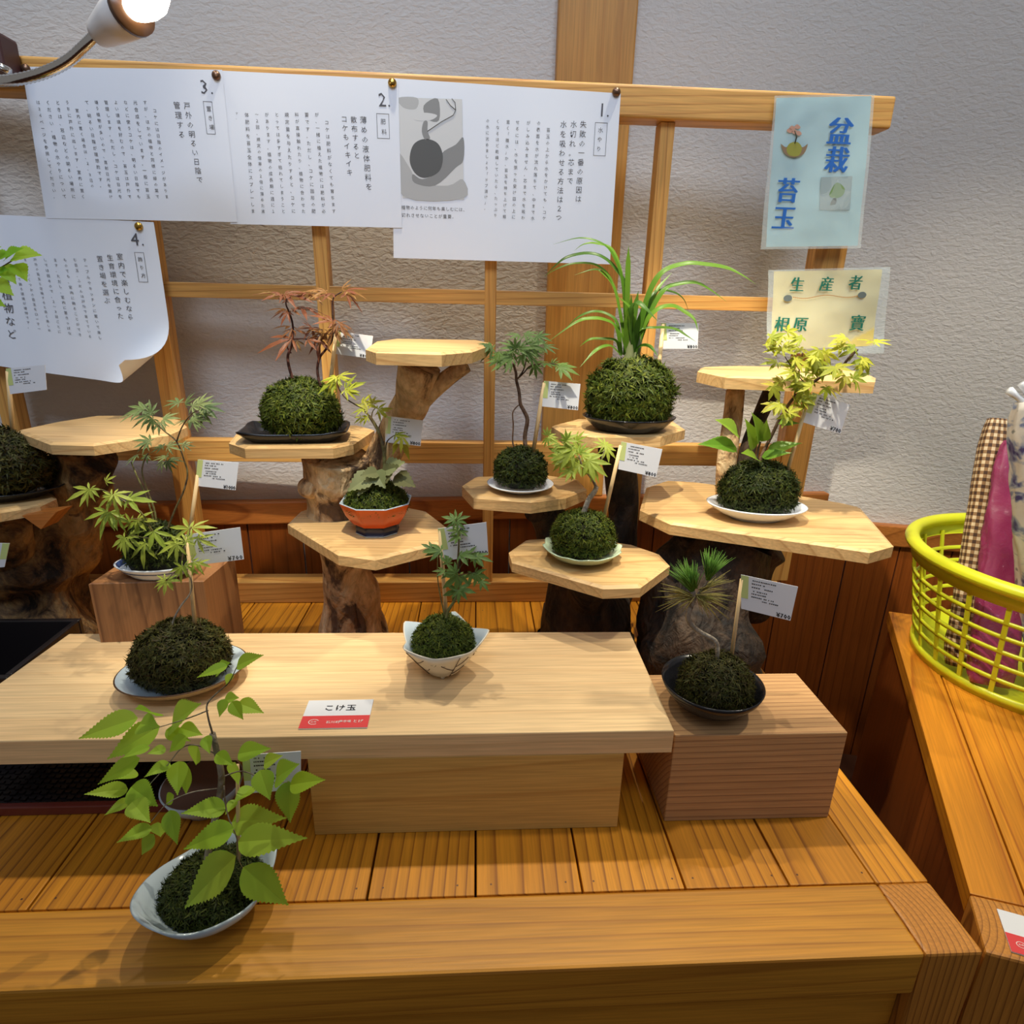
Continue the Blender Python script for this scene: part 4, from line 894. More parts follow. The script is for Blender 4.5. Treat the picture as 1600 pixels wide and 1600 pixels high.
# right end: broad leaves and yellow maple
o, c11, R11 = dish('white oval dish under the broad-leaved moss ball on the rightmost driftwood stand', 'white_oval_dish', (1182, 787), zC2+0.021, 76, [(0.52, 0), (0.56, 0.004), (0.72, 0.007), (0.97, 0.0185), (1.0, 0.021), (0.96, 0.0213), (0.74, 0.010), (0.0, 0.008)], M['white_cer'], zC2, sy=0.72, rot=math.radians(-8))
t = thing('moss_ball_maple', 'moss ball with broad leaves and a leaning yellow-green maple on a white oval dish', 'moss ball plant', (c11.x, c11.y, zC2+0.008), 'moss ball plants')
zt = W(1182, 724, c11.y).z; zb = zC2+0.0065; k = mpp(c11)
moss(t, (c11.x, c11.y, (zt+zb)/2-0.002), 53*k, 36*k, (zt-zb)/2, 'moss_dark', 3200, 0.0078, seed=11)
b = MB(); Y = c11.y
stem(b, [(1185, 730), (1192, 708), (1207, 678), (1222, 648), (1240, 622, -0.012), (1262, 604, -0.018), (1288, 586, -0.022), (1312, 576, -0.022), (1326, 560, -0.022), (1340, 546, -0.022)], Y, 2.8, 1.8); stem(b, [(1182, 728), (1184, 706), (1188, 690)], Y, 2.2, 1.6)
stem(b, [(1240, 622), (1246, 600), (1250, 572), (1256, 545)], Y-0.016, 1.2, 0.6); stem(b, [(1262, 604), (1250, 590), (1228, 560), (1215, 535)], Y-0.02, 1.0, 0.6)
b.build('trunk', M['twig'], t)
r11 = random.Random(11); L11 = []
for x, y in ((1205, 527), (1228, 522), (1250, 532), (1200, 546), (1222, 545), (1252, 550), (1275, 552), (1288, 556), (1272, 572), (1240, 562), (1308, 541), (1325, 527), (1338, 545), (1368, 536), (1350, 560), (1352, 572), (1265, 580), (1245, 588), (1225, 598), (1212, 604), (1248, 608), (1268, 600), (1300, 577), (1322, 587), (1330, 590), (1290, 605), (1258, 624), (1244, 626), (1220, 632), (1252, 640), (1232, 642), (1215, 634), (1218, 572), (1262, 562), (1280, 566), (1238, 576), (1256, 596)):
    for _ in range(2): L11.append((x+r11.uniform(-6, 6), y+r11.uniform(-6, 6), r11.choice((200, 180, 160, -20, 0, -60, -120, 20, -90)), r11.uniform(19, 29)))
maples(t, Y-0.022, L11, 'leaf_yellow', 0.5, 12, 0.17, LOBES5, 0.022)
b = MB()
for p, q, w, dy in (((1153, 679), (1124, 655), 0.30, -.01), ((1151, 700), (1098, 691), 0.22, -.01), ((1178, 702), (1169, 658), 0.26, 0), ((1186, 692), (1180, 648), 0.30, -.01), ((1199, 706), (1248, 691), 0.22, -.01), ((1190, 714), (1232, 706), 0.22, -.02), ((1184, 718), (1163, 706), 0.28, -.02), ((1214, 662), (1244, 648), 0.2, 0), ((1218, 663), (1248, 660), 0.2, 0), ((1190, 690), (1198, 660), 0.26, -.005)):
    a, e = W(*p, Y+dy*0.5), W(*q, Y+dy-0.01); toothed(b, a, e, BACK*0.6+Vector((rr.uniform(-.2, .2), 0, 0.6)), w, 9, 0.0, 0.15)
b.build('broad_leaves', M['leaf_broad'], t)
price_tag('tilted price tag below the yellow maple at the right end', c11.y-0.012, [(1270, 613), (1328, 632), (1313, 678), (1255, 660)], ((1258, 640), (1227, 748)), '¥700')

# left edge plant on the black tray-like plate
o, c1, R1 = dish('black plate at the left edge under a moss ball cut off by the frame', 'black_plate', (-5, 762), zA2+0.014, 92, [(0.66, 0), (0.72, 0.002), (0.98, 0.0125), (1.0, 0.014), (0.97, 0.0145), (0.8, 0.006), (0.0, 0.005)], M['blk'], zA2, sy=0.62, rot=math.radians(14))
t = thing('moss_ball_tree', 'moss ball at the left edge cut off by the frame, with pale green leaves above', 'moss ball plant', (c1.x, c1.y, zA2+0.006), 'moss ball plants')
zt = W(-2, 674, c1.y).z; zb = zA2+0.005; k = mpp(c1)
moss(t, (c1.x, c1.y, (zt+zb)/2-0.003), 74*k, 50*k, (zt-zb)/2+0.002, 'moss_brown', 2800, 0.009, seed=21)
b = MB(); Y = c1.y; stem(b, [(-12, 690), (-20, 600), (-12, 520), (-15, 450), (2, 418)], Y, 3.4, 1.6); stem(b, [(2, 418), (18, 408), (32, 402)], Y, 1.2, 0.6); b.build('trunk', M['twig'], t)
b = MB()
for p, q, w in (((20, 402), (58, 396), 0.3), ((8, 405), (30, 387), 0.3), ((25, 412), (40, 436), 0.34), ((5, 415), (22, 440), 0.34), ((-10, 440), (17, 458), 0.32), ((-10, 400), (-2, 385), 0.3), ((-5, 430), (10, 420), 0.3), ((-8, 408), (14, 396), 0.34), ((-20, 470), (4, 476), 0.3)):
    toothed(b, W(*p, Y), W(*q, Y-0.012), BACK*0.7+Vector((rr.uniform(-.3, .3), 0, 0.4)), w, 8, 0.1, 0.15)
b.build('foliage', M['leaf_fresh'], t)
price_tag('price tag at the left edge below sheet 4', c1.y+0.012, [(9, 576), (70, 570), (73, 609), (16, 616)], ((12, 580), (21, 684)), '')

# ------------------------------------------------------------------ orange bowl
OCT = lambda a, i: (math.cos(math.pi/8)/math.cos(((a+math.pi/8) % (math.pi/4))-math.pi/8)*(1 if i < 5 else 1), 0)
o, c6, R6 = dish('orange octagonal bowl with a navy foot on the lower board of the middle stand', 'orange_bowl', (588, 781), zB3+0.047, 57,
                [(0.60, 0, 2), (0.62, 0.002, 2), (0.60, 0.0025, 1), (0.60, 0.015, 1), (0.68, 0.0155, 0), (0.86, 0.029, 0), (1.0, 0.0465, 0), (0.99, 0.048, 2), (0.95, 0.047, 2), (0.80, 0.032, 2), (0.6, 0.024, 2), (0, 0.021, 2)], [M['orange'], M['navy'], M['grey_cer']], zB3, mod=OCT, n=64)
t = thing('potted_maple', 'low moss mound in the orange bowl with a curved yellow-green maple', 'potted plant', (c6.x, c6.y, zB3+0.025), 'moss ball plants')
k = mpp(c6); zt = W(590, 752, c6.y).z
moss(t, (c6.x, c6.y, zB3+0.035), 43*k, 42*k, zt-zB3-0.035, 'moss', 2400, 0.0058, seed=6, low=-0.05, zmin=zB3+0.0335)
b = MB(); Y = c6.y
stem(b, [(600, 765), (601, 735), (600, 705), (593, 678), (585, 662), (577, 650)], Y, 3.2, 2.4); stem(b, [(577, 650), (566, 638), (555, 632), (540, 622), (530, 608), (526, 594)], Y, 1.5, 0.8); stem(b, [(602, 712), (604, 692), (612, 683), (622, 678)], Y, 1.3, 0.7); stem(b, [(580, 656), (582, 644), (586, 638)], Y, 1.2, 0.7)
b.build('trunk', M['twig_green'], t)
maples(t, Y, [(526, 592, 215, 34), (526, 590, 180, 22), (530, 588, 20, 24), (528, 590, -20, 30), (524, 594, 235, 26), (540, 608, 20, 32), (545, 610, 30, 24), (538, 610, -30, 22), (566, 632, 60, 22), (572, 632, 20, 28), (575, 640, 150, 20), (590, 640, 10, 22), (592, 642, -40, 20), (575, 652, 200, 18), (565, 652, 220, 14), (582, 632, 110, 16), (568, 640, 190, 20),
              (604, 690, 40, 22), (622, 678, -60, 40), (618, 680, 0, 22), (628, 682, -95, 24), (612, 686, 60, 18)], 'leaf_yellow', 0.5, 61, 0.13, LOBES5)
b = MB()
for p, q, w in (((582, 742), (546, 764), 0.34), ((592, 738), (566, 742), 0.34), ((586, 736), (600, 760), 0.40), ((602, 735), (628, 722), 0.36), ((616, 744), (646, 758), 0.36), ((578, 750), (560, 772), 0.34), ((600, 748), (618, 728), 0.4)):
    toothed(b, W(*p, Y-0.02), W(*q, Y-0.035), BACK*0.7+Vector((rr.uniform(-.3, .3), 0, 0.4)), w, 7, 0.22, 0.15)
b.build('lower_leaves', M['leaf_varieg'], t)
price_tag('bluish price tag standing in the orange bowl', c6.y+0.008, [(604, 650), (661, 657), (657, 697), (602, 691)], ((605, 653), (603, 765)), '¥800')

# ------------------------------------------------------------------ celadon dish
o, c10, R10 = dish('pale green scalloped dish on the front board right of centre', 'celadon_dish', (910, 853), zD3+0.019, 61, [(0.45, 0), (0.5, 0.002), (0.80, 0.008), (0.98, 0.0175), (1.0, 0.019), (0.96, 0.0192), (0.75, 0.010), (0.0, 0.006)], M['celadon'], zD3,
                  mod=lambda a, i: (1+(0.03*math.cos(12*a) if 2 < i < 7 else 0), 0.0012*math.cos(12*a) if 2 < i < 6 else 0), n=72)
t = thing('moss_ball_maple', 'moss ball with a thick pale trunk and yellow-green maple leaves on the celadon dish', 'moss ball plant', (c10.x, c10.y, zD3+0.008), 'moss ball plants')
k = mpp(c10); zt = W(908, 802, c10.y).z; zb = zD3+0.006
moss(t, (c10.x, c10.y, (zt+zb)/2-0.001), 43*k, 41*k, (zt-zb)/2, 'moss', 2800, 0.0066, seed=10)
b = MB(); Y = c10.y
stem(b, [(908, 810), (914, 795), (920, 780), (929, 768), (932, 760)], Y, 4.5, 4.0); stem(b, [(932, 762), (925, 748), (915, 735), (908, 724), (904, 712)], Y, 2.6, 1.4); stem(b, [(925, 748), (938, 722), (945, 702)], Y, 1.0, 0.6)
b.build('trunk', M['twig_grey'], t)
maples(t, Y, [(905, 705, 120, 30), (900, 700, 170, 32), (895, 705, 200, 38), (905, 708, 60, 22), (912, 715, -20, 30), (915, 722, -70, 28), (905, 725, -150, 32), (885, 715, 180, 28), (878, 710, 150, 26), (880, 720, 220, 24), (895, 735, -160, 28), (920, 720, -40, 38), (925, 728, -60, 30), (885, 690, 90, 20), (870, 690, 170, 22), (882, 688, 30, 24),
              (875, 695, -140, 18), (945, 695, -20, 20), (948, 700, -80, 24), (945, 695, 160, 20), (855, 680, 90, 14), (857, 682, 0, 16), (856, 685, -120, 16), (900, 690, 60, 22), (910, 712, 10, 28), (898, 716, -110, 28)], 'leaf_maple', 0.55, 101, 0.14, LOBES7, 0.03, 0.22, 0.9)
price_tag('large price tag of the celadon dish plant, in front of the right board', c10.y-0.004, [(971, 690), (1035, 702), (1025, 746), (966, 733)], ((970, 696), (943, 812)), '¥800')

# ------------------------------------------------------------------ left block: blue and white dish
o, c2, R2 = dish('blue and white oval dish on the brown block', 'blue_white_dish', (245, 879), LBZ+0.017, 62, [(0.6, 0), (0.66, 0.002), (0.96, 0.0155), (1.0, 0.018), (0.95, 0.0182), (0.86, 0.010, 1), (0.78, 0.007, 0), (0.0, 0.006)], [M['white_cer'], M['bluew']], LBZ, sy=0.62)
t = thing('potted_maple', 'maple with dark top leaves and drooping light green leaves in the blue and white dish', 'potted plant', (c2.x, c2.y, LBZ+0.008), 'moss ball plants')
k = mpp(c2); zt = W(255, 822, c2.y).z; zb = LBZ+0.0055
moss(t, (c2.x, c2.y+0.004, zb+(zt-zb)*0.35), 42*k, 28*k, (zt-zb)*0.66, 'moss_dark', 2200, 0.0062, seed=2, low=-0.1, zmin=zb+0.001)
b = MB(); Y = c2.y
stem(b, [(242, 838), (238, 805), (226, 770), (213, 742), (205, 722)], Y, 1.6, 0.9); stem(b, [(246, 838), (242, 800), (230, 765), (222, 738), (226, 718), (232, 708)], Y, 1.6, 0.9); stem(b, [(258, 838), (272, 800), (286, 770), (293, 742), (288, 720), (276, 690), (256, 673), (245, 662)], Y, 1.6, 0.9)
stem(b, [(276, 690), (284, 668), (298, 648), (312, 640)], Y, 1.2, 0.7); stem(b, [(240, 832), (220, 800), (196, 784), (172, 770)], Y-0.02, 1.2, 0.7); stem(b, [(172, 770), (158, 765), (140, 766)], Y-0.02, 0.7, 0.5); stem(b, [(240, 840), (232, 822), (222, 812), (205, 810)], Y-0.02, 1.0, 0.6); stem(b, [(240, 842), (225, 840), (205, 836)], Y-0.03, 0.9, 0.5)
b.build('trunk', M['twig_green'], t)
maples(t, Y, [(235, 650, 180, 40), (225, 640, 160, 32), (215, 645, 190, 34), (235, 645, 90, 22), (240, 655, -130, 28), (250, 660, -90, 22), (255, 655, 10, 28), (290, 632, 60, 26), (280, 630, 160, 28), (300, 635, 10, 38), (310, 632, 40, 28), (320, 635, -10, 32), (315, 645, -40, 28), (298, 655, 0, 34), (300, 655, -30, 26), (290, 658, 180, 24), (235, 690, 170, 28), (230, 692, -140, 24),
              (255, 698, 180, 24), (262, 698, 20, 28), (285, 695, 0, 20), (265, 705, -140, 18), (215, 712, 200, 28), (230, 712, -120, 16), (260, 715, 170, 24), (265, 718, 0, 22), (262, 720, -80, 22), (255, 722, -130, 20)], 'leaf_deep', 0.42, 22, 0.115, LOBES7, 0.03, 0.22, 0.86)
o2 = maples(t, Y-0.03, [(140, 765, 205, 40), (140, 765, -105, 30), (142, 763, -45, 20), (165, 752, 30, 20), (175, 775, 212, 36), (178, 775, -85, 38), (178, 772, -15, 34), (175, 775, 150, 20), (168, 800, 195, 38), (170, 800, -105, 48), (172, 800, -60, 34), (185, 808, -70, 28), (205, 815, 175, 26), (212, 812, -80, 28), (215, 812, 0, 34), (200, 780, 0, 44), (195, 840, -150, 30),
                   (195, 840, -92, 36), (200, 838, -40, 34), (205, 835, 20, 22), (225, 850, -92, 42), (225, 848, -45, 30), (240, 830, -55, 40), (240, 828, -110, 32), (228, 848, -140, 24)], 'leaf_maple', 0.65, 23, 0.13, LOBES5, 0.02, 0.2, 0.85)
o2.name = 'drooping_foliage'
price_tag('price tag of the blue and white dish plant, in front of the plaster', c2.y+0.012, [(309, 718), (373, 723), (368, 766), (305, 759)], ((309, 742), (296, 838)), '¥1000', c2.y+0.004)

# ------------------------------------------------------------------ plank: oval dish and petal bowl
o, c3, R3 = dish('blue-grey oval dish with a brown rim on the left of the plank', 'oval_dish', (286, 1045), PT+0.020, 94, [(0.45, 0, 1), (0.5, 0.003, 1), (0.82, 0.010, 1), (0.97, 0.019, 1), (1.0, 0.0205, 2), (0.975, 0.021, 2), (0.80, 0.011, 0), (0.0, 0.006, 0)], [M['grey_cer'], M['beige_cer'], M['brown_rim']], PT, sy=0.80, rot=math.radians(14))
t = thing('moss_ball_maple', 'dark dome-shaped moss ball with a thin bending maple twig on the oval dish', 'moss ball plant', (c3.x, c3.y, PT+0.008), 'moss ball plants')
k = mpp(c3); zt = W(284, 979, c3.y).z; zb = PT+0.006
moss(t, (c3.x, c3.y, (zt+zb)/2-0.002), 62*k, 54*k, (zt-zb)/2, 'moss_brown', 3800, 0.0068, seed=3)
b = MB(); Y = c3.y
stem(b, [(268, 992), (270, 972), (282, 948), (297, 928), (300, 912), (296, 900), (288, 890), (284, 876), (290, 850)], Y, 1.6, 0.9); stem(b, [(288, 890), (275, 892), (262, 905)], Y, 0.7, 0.5); stem(b, [(290, 850), (296, 835), (302, 826)], Y, 0.8, 0.5)
b.build('trunk', M['twig_grey'], t)
maples(t, Y-0.01, [(275, 850, 205, 34), (277, 850, -92, 32), (278, 848, 180, 28), (290, 846, 150, 24), (290, 845, 20, 26), (296, 826, 172, 38), (300, 825, 8, 38), (308, 842, -22, 34), (285, 885, -100, 30), (285, 885, -160, 28), (288, 883, -30, 28), (302, 878, -50, 28), (310, 880, -10, 24), (258, 908, 200, 28), (260, 908, -92, 24), (262, 906, 0, 24), (258, 906, 150, 18), (300, 876, 60, 16)], 'leaf_maple', 0.65, 33, 0.13, LOBES5, 0.015, 0.22, 0.85)
price_tag('price tag of the dome-shaped moss ball, in front of the brown block', c3.y+0.012, [(289, 836), (375, 824), (381, 874), (300, 884)], ((292, 838), (306, 992)), '¥700', c3.y+0.006)

PET = 5
def petal(a, i):
    # star-shaped outline with five pointed petals, a little taller towards each tip
    w = ((a-math.radians(-66))*PET/(2*math.pi)+0.5) % 1.0; tip = 1-abs(w-0.5)*2
    f = [0, .1, .4, .75, 1, 1, .75, .4, 0][min(i, 8)]
    return (1+f*(0.26*(tip**1.4)-0.10), f*0.010*(tip**1.3))
o, c7, R7 = dish('white petal-shaped porcelain bowl with brown veins on the plank', 'petal_bowl', (692, 1000), PT+0.043, 64, [(0.30, 0.004), (0.42, 0.005), (0.68, 0.020), (0.88, 0.034), (1.0, 0.043), (0.965, 0.0432), (0.85, 0.033), (0.6, 0.020), (0.0, 0.016)], [M['cream_cer'], M['brown_rim'], M['grey_cer']], PT, mod=petal, n=80)
for p in o.data.polygons:
    if p.index >= 5*80 and p.index < 8*80: p.material_index = 2
b = MB()
for k_ in range(3):
    a = math.radians(-90+k_*120); c = Vector((c7.x+math.cos(a)*R7*0.30, c7.y+math.sin(a)*R7*0.30, PT)); b.tube([c+Vector((0, 0, 0.0003)), c+Vector((0, 0, 0.004)), c+Vector((0, 0, 0.010))], [0.0025, 0.0035, 0.006], 8)
ft = b.build('feet', M['cream_cer'], o)
b = MB()
def bowlp(ang, h):                                                # a point on the outside of the petal bowl
    i = [0.30, 0.42, 0.68, 0.88, 1.0]; zz = [0.004, 0.005, 0.020, 0.034, 0.043]
    j = 1
    while j < 4 and zz[j] < h: j += 1
    f = (h-zz[j-1])/(zz[j]-zz[j-1]); rA, dA = petal(ang, j-1); rB, dB = petal(ang, j)
    rad = (i[j-1]*rA*(1-f)+i[j]*rB*f)*R7+0.0004; return Vector((c7.x+math.cos(ang)*rad, c7.y+math.sin(ang)*rad, PT+h+dA*(1-f)+dB*f))
for k_ in range(5):
    a0 = math.radians(-66)+2*math.pi*k_/5
    b.tube([bowlp(a0, 0.005+0.034*s/8) for s in range(9)], 0.0005, 4)
    for h0, da in ((0.010, 0.42), (0.018, -0.42), (0.024, 0.36)): b.tube([bowlp(a0+da*s/6, h0+0.012*(s/6)**1.5) for s in range(7)], 0.00045, 4)
b.build('painted_veins', M['brown_rim'], o)
t = thing('potted_maple', 'tiny upright maple in moss in the white petal bowl', 'potted plant', (c7.x, c7.y, PT+0.018), 'moss ball plants')
k = mpp(c7); zt = W(695, 970, c7.y).z
moss(t, (c7.x, c7.y, PT+0.034), 42*k, 41*k, zt-PT-0.034, 'moss', 2600, 0.0056, seed=7, low=-0.05, zmin=PT+0.031)
b = MB(); Y = c7.y
stem(b, [(696, 975), (700, 955), (708, 942), (714, 930), (716, 912), (714, 895), (716, 868), (717, 845), (716, 828), (712, 812)], Y, 2.8, 0.9); stem(b, [(715, 895), (722, 882), (735, 872)], Y, 0.9, 0.5); stem(b, [(715, 900), (730, 896), (744, 894)], Y, 0.9, 0.5); stem(b, [(697, 972), (690, 940), (684, 905), (684, 868)], Y+0.005, 1.2, 0.7)
b.build('trunk', M['twig_green'], t)
maples(t, Y, [(712, 812, 90, 16), (710, 812, 160, 20), (714, 812, 20, 20), (712, 815, -150, 17), (714, 815, -40, 16), (716, 830, 170, 18), (718, 830, 10, 18), (717, 838, 200, 18), (690, 860, 180, 28), (685, 860, 200, 20), (675, 858, 150, 18), (718, 868, 0, 28), (730, 868, 10, 24), (745, 870, -10, 24), (740, 872, -40, 18), (742, 895, -20, 22), (745, 898, -60, 24), (752, 908, -50, 18), (738, 895, -110, 20),
              (715, 900, -140, 30), (718, 898, -40, 22), (712, 895, 130, 20), (716, 922, -160, 24), (718, 920, -10, 24), (717, 922, -90, 20), (715, 918, 60, 17), (700, 880, 100, 20), (695, 893, 170, 18), (712, 892, 200, 24)], 'leaf_green', 0.6, 71, 0.17, LOBES5, 0.015)
price_tag('price tag standing in the petal bowl on the plank', c7.y+0.012, [(684, 826), (760, 816), (763, 867), (695, 876)], ((687, 828), (698, 972)), '¥700', c7.y+0.012)

# ------------------------------------------------------------------ right block: pine in a black bowl
o, c12, R12 = dish('round black glazed bowl holding the pine, on the rough block', 'black_bowl', (1113, 1064), RZ+0.034, 78, [(0.42, 0), (0.46, 0.002), (0.75, 0.012), (0.95, 0.027), (1.0, 0.0345), (0.975, 0.035), (0.92, 0.027), (0.72, 0.014), (0.4, 0.007), (0.0, 0.006)], M['blk'], RZ)
t = thing('moss_ball_pine', 'small crooked pine with green needle tufts in the black bowl', 'moss ball plant', (c12.x, c12.y, RZ+0.008), 'moss ball plants')
k = mpp(c12); zt = W(1118, 1030, c12.y).z
moss(t, (W(1118, 1070, c12.y).x, c12.y, RZ+0.019), 51*k, 46*k, zt-RZ-0.019, 'moss_brown', 3000, 0.0064, seed=12, low=-0.05, zmin=RZ+0.0165)
b = MB(); Y = c12.y
stem(b, [(1119, 1040), (1121, 1022), (1120, 1006), (1113, 998), (1096, 989), (1083, 979), (1075, 966), (1078, 951), (1083, 937), (1082, 924)], Y, 3.2, 4.4, 10, None, 6); stem(b, [(1083, 938), (1092, 926), (1102, 914), (1107, 904)], Y, 2.0, 1.5)
b.build('trunk', M['twig_grey'], t)
def needles(mat, name, jobs, seed):
    r = random.Random(seed); b = MB()
    for (x, y, a0, a1, l0, l1, n) in jobs:
        for _ in range(n):
            p = W(x+r.uniform(-3, 3), y+r.uniform(-3, 3), Y+r.uniform(-.003, .003)); a = math.radians(r.uniform(a0, a1)); L = r.uniform(l0, l1)*mpp(p)
            d = (CR*math.cos(a)+CU*math.sin(a)+BACK*r.uniform(-0.55, 0.55)).normalized(); q = p+d*L-Vector((0, 0, L*0.06)); m = p+d*L*0.5+Vector((0, 0, L*0.02))
            b.tube([p, m, q], [0.00055, 0.00052, 0.00012], 3)
    b.build(name, M[mat], t)
needles('needle', 'needle_tuft', [(1082, 922, 88, 140, 34, 56, 110), (1106, 904, 42, 100, 34, 54, 100), (1086, 918, 70, 110, 20, 40, 40)], 1)
needles('needle_old', 'side_needles', [(1083, 932, 155, 200, 40, 64, 26), (1090, 932, -50, 15, 40, 62, 30), (1086, 934, 200, 240, 24, 36, 8), (1090, 930, -80, -50, 24, 40, 10), (1094, 924, 10, 45, 40, 60, 16)], 2)
price_tag('price tag beside the pine, against the dark panelling', c12.y+0.010, [(1158, 898), (1247, 917), (1235, 970), (1158, 951)], ((1159, 905), (1141, 1040)), '¥700', c12.y+0.012)

# ------------------------------------------------------------------ front bowl with the big toothed leaves
def boat(a, i): f = [0, 0, .2, .7, 1, 1, .8, .5, 0][min(i, 8)]; return (1+f*0.10*math.cos(2*(a-0.9)), f*(0.009*math.cos(2*(a-0.9))+0.0015*math.sin(5*a)))
o, c4, R4 = dish('pale blue-grey leaf-shaped bowl on the front beam', 'leaf_bowl', (326, 1368), ST+0.042, 97, [(0.40, 0.0), (0.44, 0.004), (0.62, 0.010), (0.88, 0.028), (1.0, 0.042), (0.965, 0.0425), (0.84, 0.029), (0.6, 0.015), (0.0, 0.010)], [M['grey_cer'], M['brown_rim']], ST, mod=boat, n=72)
t = thing('potted_zelkova', 'seedling tree with large toothed bright green leaves in the leaf-shaped bowl', 'potted plant', (c4.x, c4.y, ST+0.014), 'moss ball plants')
k = mpp(c4)
moss(t, (W(332, 1380, c4.y).x, c4.y, ST+0.026), 66*k, 62*k, 0.021, 'moss_dark', 3000, 0.0058, seed=4, low=-0.05, zmin=ST+0.0255)
b = MB(); Y = c4.y
stem(b, [(326, 1372), (325, 1335), (334, 1290), (343, 1245), (346, 1212), (339, 1175), (332, 1146)], Y, 5.5, 4.2, 10); stem(b, [(332, 1146), (325, 1120), (324, 1100), (340, 1082), (358, 1066), (370, 1042)], Y, 1.6, 0.7); stem(b, [(325, 1110), (300, 1120), (270, 1130), (235, 1140)], Y, 1.2, 0.6); stem(b, [(340, 1180), (310, 1165), (285, 1168), (262, 1195), (225, 1235)], Y, 1.2, 0.6)
stem(b, [(343, 1232), (300, 1238), (262, 1255), (235, 1285)], Y, 1.1, 0.6); stem(b, [(345, 1215), (380, 1205), (420, 1222), (450, 1222)], Y, 1.2, 0.6); stem(b, [(350, 1228), (352, 1255), (358, 1280), (370, 1310), (372, 1340), (380, 1358)], Y-0.03, 1.2, 0.7)
b.build('trunk', M['twig_grey'], t)
z5 = lambda x, y: (x/3.2, 1100+y/3.2)
LV = [((690, 70), (410, 160), .22), ((800, 110), (550, 260), .24), ((780, 60), (690, 20), .36), ((860, 105), (975, 5), .26), ((930, 160), (850, 235), .32), ((750, 215), (620, 262), .2), ((830, 225), (745, 245), .32), ((700, 270), (500, 390), .2), ((850, 295), (735, 355), .24), ((690, 345), (580, 370), .3), ((640, 425), (445, 445), .2), ((655, 415), (772, 500), .32),
      ((655, 480), (532, 547), .24), ((660, 490), (740, 580), .28), ((760, 615), (600, 682), .24), ((770, 650), (710, 748), .3), ((790, 590), (800, 662), .4), ((850, 530), (880, 690), .26), ((895, 285), (885, 440), .3), ((940, 310), (925, 445), .3), ((990, 210), (975, 300), .42), ((1030, 160), (1045, 240), .3), ((1130, 515), (930, 540), .24), ((1160, 590), (1395, 568), .2),
      ((1170, 620), (935, 715), .25), ((1190, 690), (1495, 668), .19), ((1180, 760), (930, 1002), .24), ((1215, 815), (1425, 995), .24), ((1440, 385), (1447, 582), .26), ((1450, 405), (1605, 378), .24), ((1300, 330), (1345, 468), .34), ((1380, 370), (1475, 305), .28), ((1190, 250), (1335, 222), .24), ((1175, 290), (1185, 400), .3), ((1265, 415), (1175, 485), .28), ((1180, 480), (1130, 545), .3),
      ((1080, 250), (1160, 300), .3), ((1320, 300), (1400, 260), .26), ((870, 455), (830, 500), .4), ((900, 120), (1000, 150), .3), ((830, 130), (940, 180), .25), ((700, 100), (780, 110), .3)]
b = MB()
for p, q, w in LV:
    dy = rr.uniform(-0.03, 0.02)-(0.045 if p[1] > 600 and p[0] > 1100 else 0); toothed(b, W(*z5(*p), Y+dy), W(*z5(*q), Y+dy-rr.uniform(0.0, 0.02)), BACK*0.55+Vector((rr.uniform(-.25, .25), 0, 0.65)), w, 16, 0.26, 0.10)
for p, q, w in (((356, 1040), (311, 1056), .2), ((370, 1040), (406, 1024), .22), ((362, 1052), (354, 1070), .34), ((352, 1092), (343, 1118), .3), ((372, 1098), (408, 1112), .26), ((362, 1096), (378, 1122), .3), ((340, 1050), (356, 1036), .3), ((350, 1095), (370, 1090), .3)):
    dy = rr.uniform(-0.02, 0.02); toothed(b, W(*p, Y+dy), W(*q, Y+dy-0.008), BACK*0.55+Vector((rr.uniform(-.25, .25), 0, 0.65)), w, 13, 0.24, 0.10)
b.build('foliage', M['leaf_fresh'], t)
price_tag('price tag half hidden behind the big toothed leaves at the front', c4.y+0.02, [(378, 1180), (470, 1174), (470, 1233), (383, 1240)], ((371, 1195), (373, 1352)), '¥700', c4.y+0.012)

# bowl standing under the plank behind the front plant
zz = ST+0.034
o, cE, RE = dish('grey bowl with mauve soil under the plank, half hidden behind the toothed leaves', 'soil_bowl', (316, 1222), zz, 60, [(0.5, 0, 0), (0.55, 0.004, 0), (0.85, 0.018, 0), (1.0, 0.034, 0), (0.96, 0.0345, 0), (0.82, 0.028, 1), (0.0, 0.030, 1)], [M['grey_cer'], M['mauve']], ST)

# ------------------------------------------------------------------ far left: a tag seen at the frame edge
price_tag('white price tag cut off by the left edge of the frame, above the black tray', 0.81, [(-70, 846), (15, 849), (7, 886), (-66, 892)], ((-60, 852), (-64, 1085)), '', 0.81, 'r')

# ------------------------------------------------------------------ lime basket with fabric packets
BC = Vector((0.925, 0.838, ST+0.0005)); RB, RR, HB = 0.172, 0.206, 0.19
bk = thing('plastic_basket', 'lime green plastic laundry-style basket standing on the right platform', 'basket', tuple(BC))
b = MB(); prof = []
for i in range(17): a = 2*math.pi*i/16; prof.append((RR+0.002+0.011*math.cos(a), HB+0.010*math.sin(a)))
b.lathe(BC, prof, 72, 1, 1, 0, None, False, False); b.lathe(BC, [(RR-0.004, HB-0.028), (RR-0.001, HB-0.028), (RR+0.001, HB), (RR-0.004, HB)], 72, 1, 1, 0, None, False, False); b.build('rim', M['lime'], bk)
b = MB(); b.lathe(BC, [(0.0, 0.004), (RB, 0.004), (RB+0.004, 0.0), (RB+0.004, 0.016), (RB-0.001, 0.016), (RB-0.001, 0.0075), (0, 0.0075)], 72, 1, 1, 0, None, False, False); b.build('base', M['lime'], bk)
b = MB()
NV = 24
